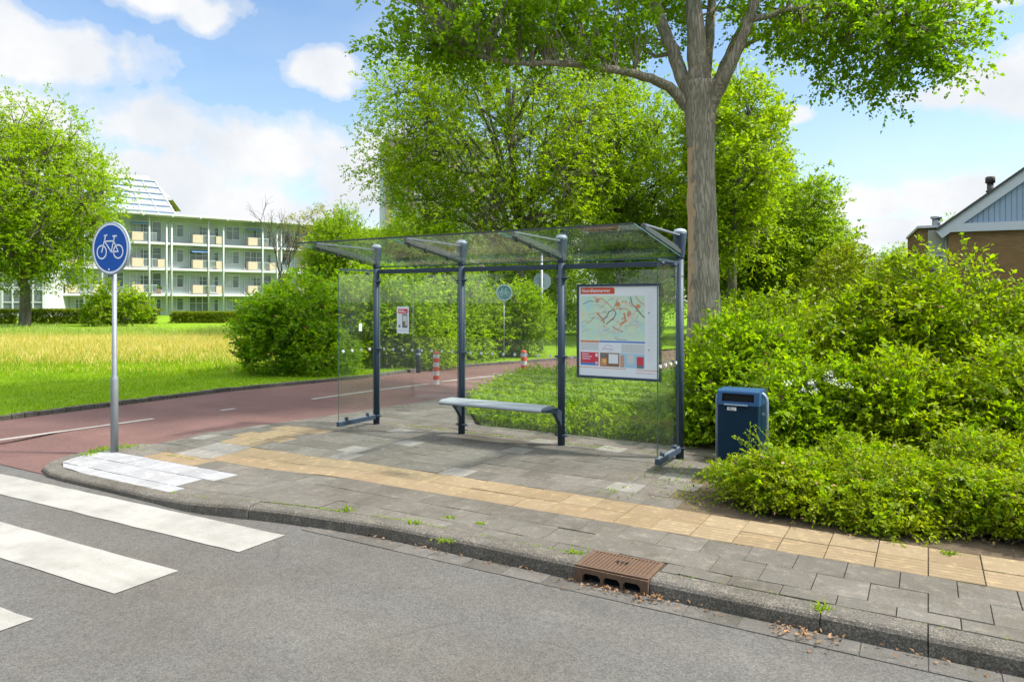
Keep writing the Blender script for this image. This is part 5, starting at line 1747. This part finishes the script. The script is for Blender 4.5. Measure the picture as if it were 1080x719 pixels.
# ------------------------------------------------------------------ tower block behind the trees
M_TOWER = plain('tower_brick', (.27, .21, .17), .85, .08, .4)
M_TGREY = plain('tower_grey', (.42, .45, .48), .8, .06, .4)
tw = empty('tower_block', (-14.5, 150, 0), R(6), 'tall brown tower block mostly hidden behind the slender stemmed tree', 'building')
mb = MB(); mb.box((0, 9, 17.6), (24, 18, 36.2), 0); mb.box((-12.6, 9, 17.3), (1.4, 17, 35.6), 1); mb.build('wall', [M_TOWER, M_TGREY], tw)
for c_ in range(5):
    for r_ in range(11):
        f = MB(); x = -9.4 + c_ * 4.7; z = 2 + r_ * 3.05
        f.box((x, -.02, z), (2.7, .12, 1.8), 0); fo = f.build('window', M_WHITEW, tw)
        p = MB(); p.box((x - .62, -.07, z), (1.1, .05, 1.5), 0); p.box((x + .62, -.07, z), (1.1, .05, 1.5), 0); p.build('pane', M_WIN, fo)
mb = MB(); mb.box((0, 9, 35.9), (24.6, 18.6, .5), 0); mb.build('roof_edge', M_TGREY, tw)

# ------------------------------------------------------------------ house with the blue gable
def m_brick():
    m = NT('house_brick'); co = m.coord()
    b = m.n('ShaderNodeTexBrick', {'Vector': m.n('ShaderNodeMapping', {0: co, 2: (R(90), 0, 0)}).outputs[0], 'Color1': (.20, .115, .052, 1), 'Color2': (.14, .078, .034, 1), 'Mortar': (.17, .13, .09, 1),
                                   'Scale': 4.2, 'Mortar Size': .02, 'Brick Width': .9, 'Row Height': .27})
    n = m.noise(co, 2.5, 5)
    c = m.mix(m.math('MULTIPLY', n, .4), b.outputs[0], (.26, .17, .075))
    return m.finish(c, .9, m.bump(b.outputs[1], -.3, .01), spec=.1)
M_BRICK = m_brick()
M_CLAD = plain('blue_cladding', (.25, .32, .425), .55, .05, .8)
M_TILE = plain('dark_roof_tile', (.055, .05, .048), .75, .25, 6)
M_WBOARD = plain('white_bargeboard', (.46, .48, .52), .5, .05)
M_PLASTER = plain('weathered_panel', (.30, .30, .25), .7, .25, 2)
hx, hy, _ = (1000 - 540) * 24 / 750, 24, 0
hs = empty('house', (hx, hy, 0), math.atan2(-.42, .91), 'brick house with light blue boarded gable, white bargeboards and dark roof', 'house')
HW, HD, EZ = 8.4, 9.0, 4.12
SL = math.tan(R(37.5)); AZ = EZ + HW / 2 * SL
mb = MB(); mb.box((HW / 2, HD / 2, EZ / 2 - .2), (HW, HD, EZ + .35), 0); mb.build('wall', M_BRICK, hs)
mb = MB()
vs = [(0, 0, EZ + .05), (HW, 0, EZ + .05), (HW / 2, 0, AZ), (0, HD, EZ + .05), (HW, HD, EZ + .05), (HW / 2, HD, AZ)]
mb.add(vs, [[0, 1, 2], [5, 4, 3], [0, 3, 4, 1]], 0)
k = .14
while k < HW:      # upright boards
    top = EZ + min(k, HW - k) * SL
    if top - EZ > .35: mb.box((k, -.012, (EZ + .12 + top - .12) / 2), (.142, .028, top - EZ - .24), 0, bev=.006)
    k += .155
mb.build('gable', M_CLAD, hs)
mb = MB()
for sx in (0, 1):
    a_ = Vector((-.28 if sx == 0 else HW + .28, -.10, EZ - .28 * SL + .02)); b_ = Vector((HW / 2, -.10, AZ + .02))
    mb.bar(a_, b_, .05, .30, 0)
mb.bar((-.05, -.075, EZ + .02), (HW + .05, -.075, EZ + .02), .09, .28, 0)
mb.build('bargeboard', M_WBOARD, hs)
mb = MB()
for sx in (0, 1):
    e = -.34 if sx == 0 else HW + .34
    q = [Vector((e, -.18, EZ - .34 * SL + .20)), Vector((HW / 2, -.18, AZ + .20)), Vector((HW / 2, HD + .2, AZ + .20)), Vector((e, HD + .2, EZ - .34 * SL + .20))]
    d = Vector((0, 0, .10)); vs = q + [p + d for p in q]
    mb.add(vs, [[3, 2, 1, 0], [4, 5, 6, 7]] + [[i, (i + 1) % 4, 4 + (i + 1) % 4, 4 + i] for i in range(4)], 0)
ro = mb.build('roof', M_TILE, hs)
mb = MB()
fx, fyy = 1.42, 1.4; fz0 = EZ + fx * SL - .05
mb.lathe([(.10, 0), (.10, .62)], 14, 0, (fx, fyy, fz0)); mb.lathe([(.15, .62), (.15, .80), (.12, .84)], 14, 0, (fx, fyy, fz0)); mb.lathe([(.13, .30), (.13, .36)], 14, 0, (fx, fyy, fz0))
mb.build('flue', M_TILE, ro)
ext = empty('house_extension', (hx, hy, 0), math.atan2(-.42, .91), 'flat roofed brick lean-to with a weathered panel joined to the house', 'house extension')
mb = MB(); mb.box((-.42, 2.6, 2.05), (.82, 4.6, 4.3), 0); mb.build('wall', M_BRICK, ext)
mb = MB(); mb.box((-.31, .26, 3.72), (.52, .06, .80), 0); mb.box((-.42, 2.6, 4.24), (.92, 4.8, .08), 1); mb.build('fascia', [M_PLASTER, M_WBOARD], ext)
f = MB()
for x in (-.55, -.08): f.box((x, .26, 2.6), (.07, .08, 1.36), 0)
for z in (1.9, 3.26): f.box((-.315, .26, z), (.54, .08, .08), 0)
fo = f.build('window', M_WBOARD, ext)
p = MB(); p.box((-.315, .275, 2.58), (.42, .03, 1.28), 0); p.build('pane', M_WIN, fo)
f = MB(); f.tube([(-.22, 1.2, 4.28), (-.22, 1.2, 4.60)], .13, 14); f.tube([(-.22, 1.2, 4.60), (-.22, 1.2, 4.68)], .18, 14); f.build('vent', M_GALV, ext)
f = MB(); f.tube([(-.02, .20, 4.1), (-.02, .20, .0)], .05, 10); f.build('drainpipe', M_PLASTER, ext)

# ------------------------------------------------------------------ daylight
SUN_AZ, SUN_EL = R(98), R(51)        # azimuth to the east of the view direction
SKY = .15; EXPO = 1.84
w = bpy.data.worlds.new('World'); sc.world = w; w.use_nodes = True
nt = w.node_tree; nt.nodes.clear()
class WN(NT):
    def __init__(s, t): s.t = t
W = WN(nt)
out = nt.nodes.new('ShaderNodeOutputWorld'); bg = nt.nodes.new('ShaderNodeBackground'); bg.inputs[1].default_value = SKY
nt.links.new(bg.outputs[0], out.inputs[0])
sky = nt.nodes.new('ShaderNodeTexSky'); sky.sky_type = 'NISHITA'; sky.sun_disc = False
sky.sun_elevation = SUN_EL; sky.sun_rotation = SUN_AZ; sky.altitude = 0; sky.air_density = 1.0; sky.dust_density = .6; sky.ozone_density = 1.4
v = W.n('ShaderNodeVectorMath', {0: W.n('ShaderNodeTexCoord').outputs['Generated']}, operation='NORMALIZE').outputs[0]
n1 = W.noise(v, 4.2, 9, .58); n2 = W.noise(v, 16, 6, .6); n3 = W.noise(v, 7.5, 5, .55)
nz = W.math('ADD', W.math('MULTIPLY', W.math('SUBTRACT', n1, .5), .9), W.math('ADD', W.math('MULTIPLY', W.math('SUBTRACT', n3, .5), .9), W.math('MULTIPLY', W.math('SUBTRACT', n2, .5), .75)))
def dirpx(x, y): return Vector(((x - 540) / 750, 1, (318 - y) / 750)).normalized()
blobs = [(40, 55, 120, 50), (0, 130, 150, 55), (150, 130, 100, 42), (110, 190, 190, 60), (300, 165, 115, 52), (390, 190, 120, 60), (240, 230, 200, 50), (170, 0, 95, 24), (215, 18, 40, 22), (342, 76, 50, 26), (352, 92, 24, 18),
         (1075, 80, 95, 42), (1010, 100, 60, 18), (905, 215, 62, 26), (1010, 205, 75, 34), (940, 245, 120, 22), (832, 122, 22, 10), (1060, -10, 80, 18), (560, 250, 200, 50), (1100, 235, 90, 40), (-260, 60, 200, 120), (1400, 60, 180, 120), (540, -900, 400, 260), (900, -500, 250, 130), (100, -520, 260, 120)]
acc = None
for x, y, rx, ry in blobs:
    c = dirpx(x, y)
    d = W.n('ShaderNodeVectorMath', {0: v, 1: tuple(c)}, operation='SUBTRACT').outputs[0]
    k = 1 / math.sqrt(1 + ((x - 540) / 750) ** 2 + ((318 - y) / 750) ** 2)
    d = W.n('ShaderNodeVectorMath', {0: d, 1: (750 / (rx * k), 750 / (rx * k), 750 / (ry * k))}, operation='MULTIPLY').outputs[0]
    L = W.n('ShaderNodeVectorMath', {0: d}, operation='LENGTH').outputs['Value']
    mval = W.math('SUBTRACT', 1.0, L)
    acc = mval if acc is None else W.math('SMOOTH_MAX', acc, mval, .25) if False else W.math('MAXIMUM', acc, mval)
raw = W.math('ADD', acc, W.math('MULTIPLY', nz, 1.5))
mask = W.ramp(raw, [(.0, (0, 0, 0)), (.14, (.42, .42, .42)), (.48, (1, 1, 1))], 'EASE')
thin = W.math('MULTIPLY', W.ramp(W.noise(W.n('ShaderNodeMapping', {0: v, 3: (1, 1, 2.6)}).outputs[0], 3.1, 7, .6), [(.42, (0, 0, 0)), (.75, (1, 1, 1))]), .22)
sep = W.n('ShaderNodeSeparateXYZ', {0: v}).outputs[2]
hz = W.ramp(sep, [(.0, (.62, .62, .62)), (.12, (.34, .34, .34)), (.30, (0, 0, 0))])
fill_veil = W.ramp(sep, [(.46, (0, 0, 0)), (.70, (.8, .8, .8))])     # bright cloud overhead, out of view, added as fill light
m_all = W.math('MAXIMUM', W.math('MAXIMUM', mask, fill_veil), W.math('MAXIMUM', thin, hz))
CV = 1.9
shade = W.ramp(W.noise(v, 5.3, 6, .6), [(.35, (.78 * CV, .83 * CV, .90 * CV)), (.62, (CV, CV, 1.0 * CV))])
skyc = W.mix(1.0, sky.outputs[0], (.40, .425, .43), 'MULTIPLY')
over = W.ramp(sep, [(.46, (1, 1, 1)), (.72, (3.4, 3.4, 3.4))])  # raises the added overhead cloud to soften the shade
shade = W.mix(1.0, shade, over, 'MULTIPLY')
col = W.mix(m_all, skyc, shade)
nt.links.new(col, bg.inputs[0])

sun = bpy.data.lights.new('sun', 'SUN'); sun.energy = 2.2; sun.angle = R(3.5); sun.color = (1, .955, .88)
so = bpy.data.objects.new('sun', sun); COL.objects.link(so)
dv = Vector((math.sin(SUN_AZ) * math.cos(SUN_EL), math.cos(SUN_AZ) * math.cos(SUN_EL), math.sin(SUN_EL)))
so.rotation_euler = (-dv).to_track_quat('-Z', 'Y').to_euler()

# ------------------------------------------------------------------ camera
cd = bpy.data.cameras.new('camera'); cam = bpy.data.objects.new('camera', cd); COL.objects.link(cam)
cam.location = (0, 0, CAMZ); cam.rotation_euler = (R(90), 0, 0)
cd.sensor_width = 36; cd.lens = 25.0; cd.shift_y = -(359.5 - 318) / 1080
cd.clip_start = .05; cd.clip_end = 6000
sc.camera = cam
sc.render.engine = 'CYCLES'
sc.view_settings.view_transform = 'Standard'; sc.view_settings.look = 'None'; sc.view_settings.gamma = 1; sc.view_settings.use_curve_mapping = False
sc.view_settings.exposure = EXPO
cy = sc.cycles
cy.use_denoising = True
try: cy.denoiser = 'OPENIMAGEDENOISE'
except Exception: pass
cy.max_bounces = 12; cy.diffuse_bounces = 9; cy.glossy_bounces = 4; cy.transmission_bounces = 5; cy.transparent_max_bounces = 24
cy.caustics_reflective = False; cy.caustics_refractive = False; cy.sample_clamp_indirect = 6
cy.use_adaptive_sampling = True; cy.adaptive_threshold = .02
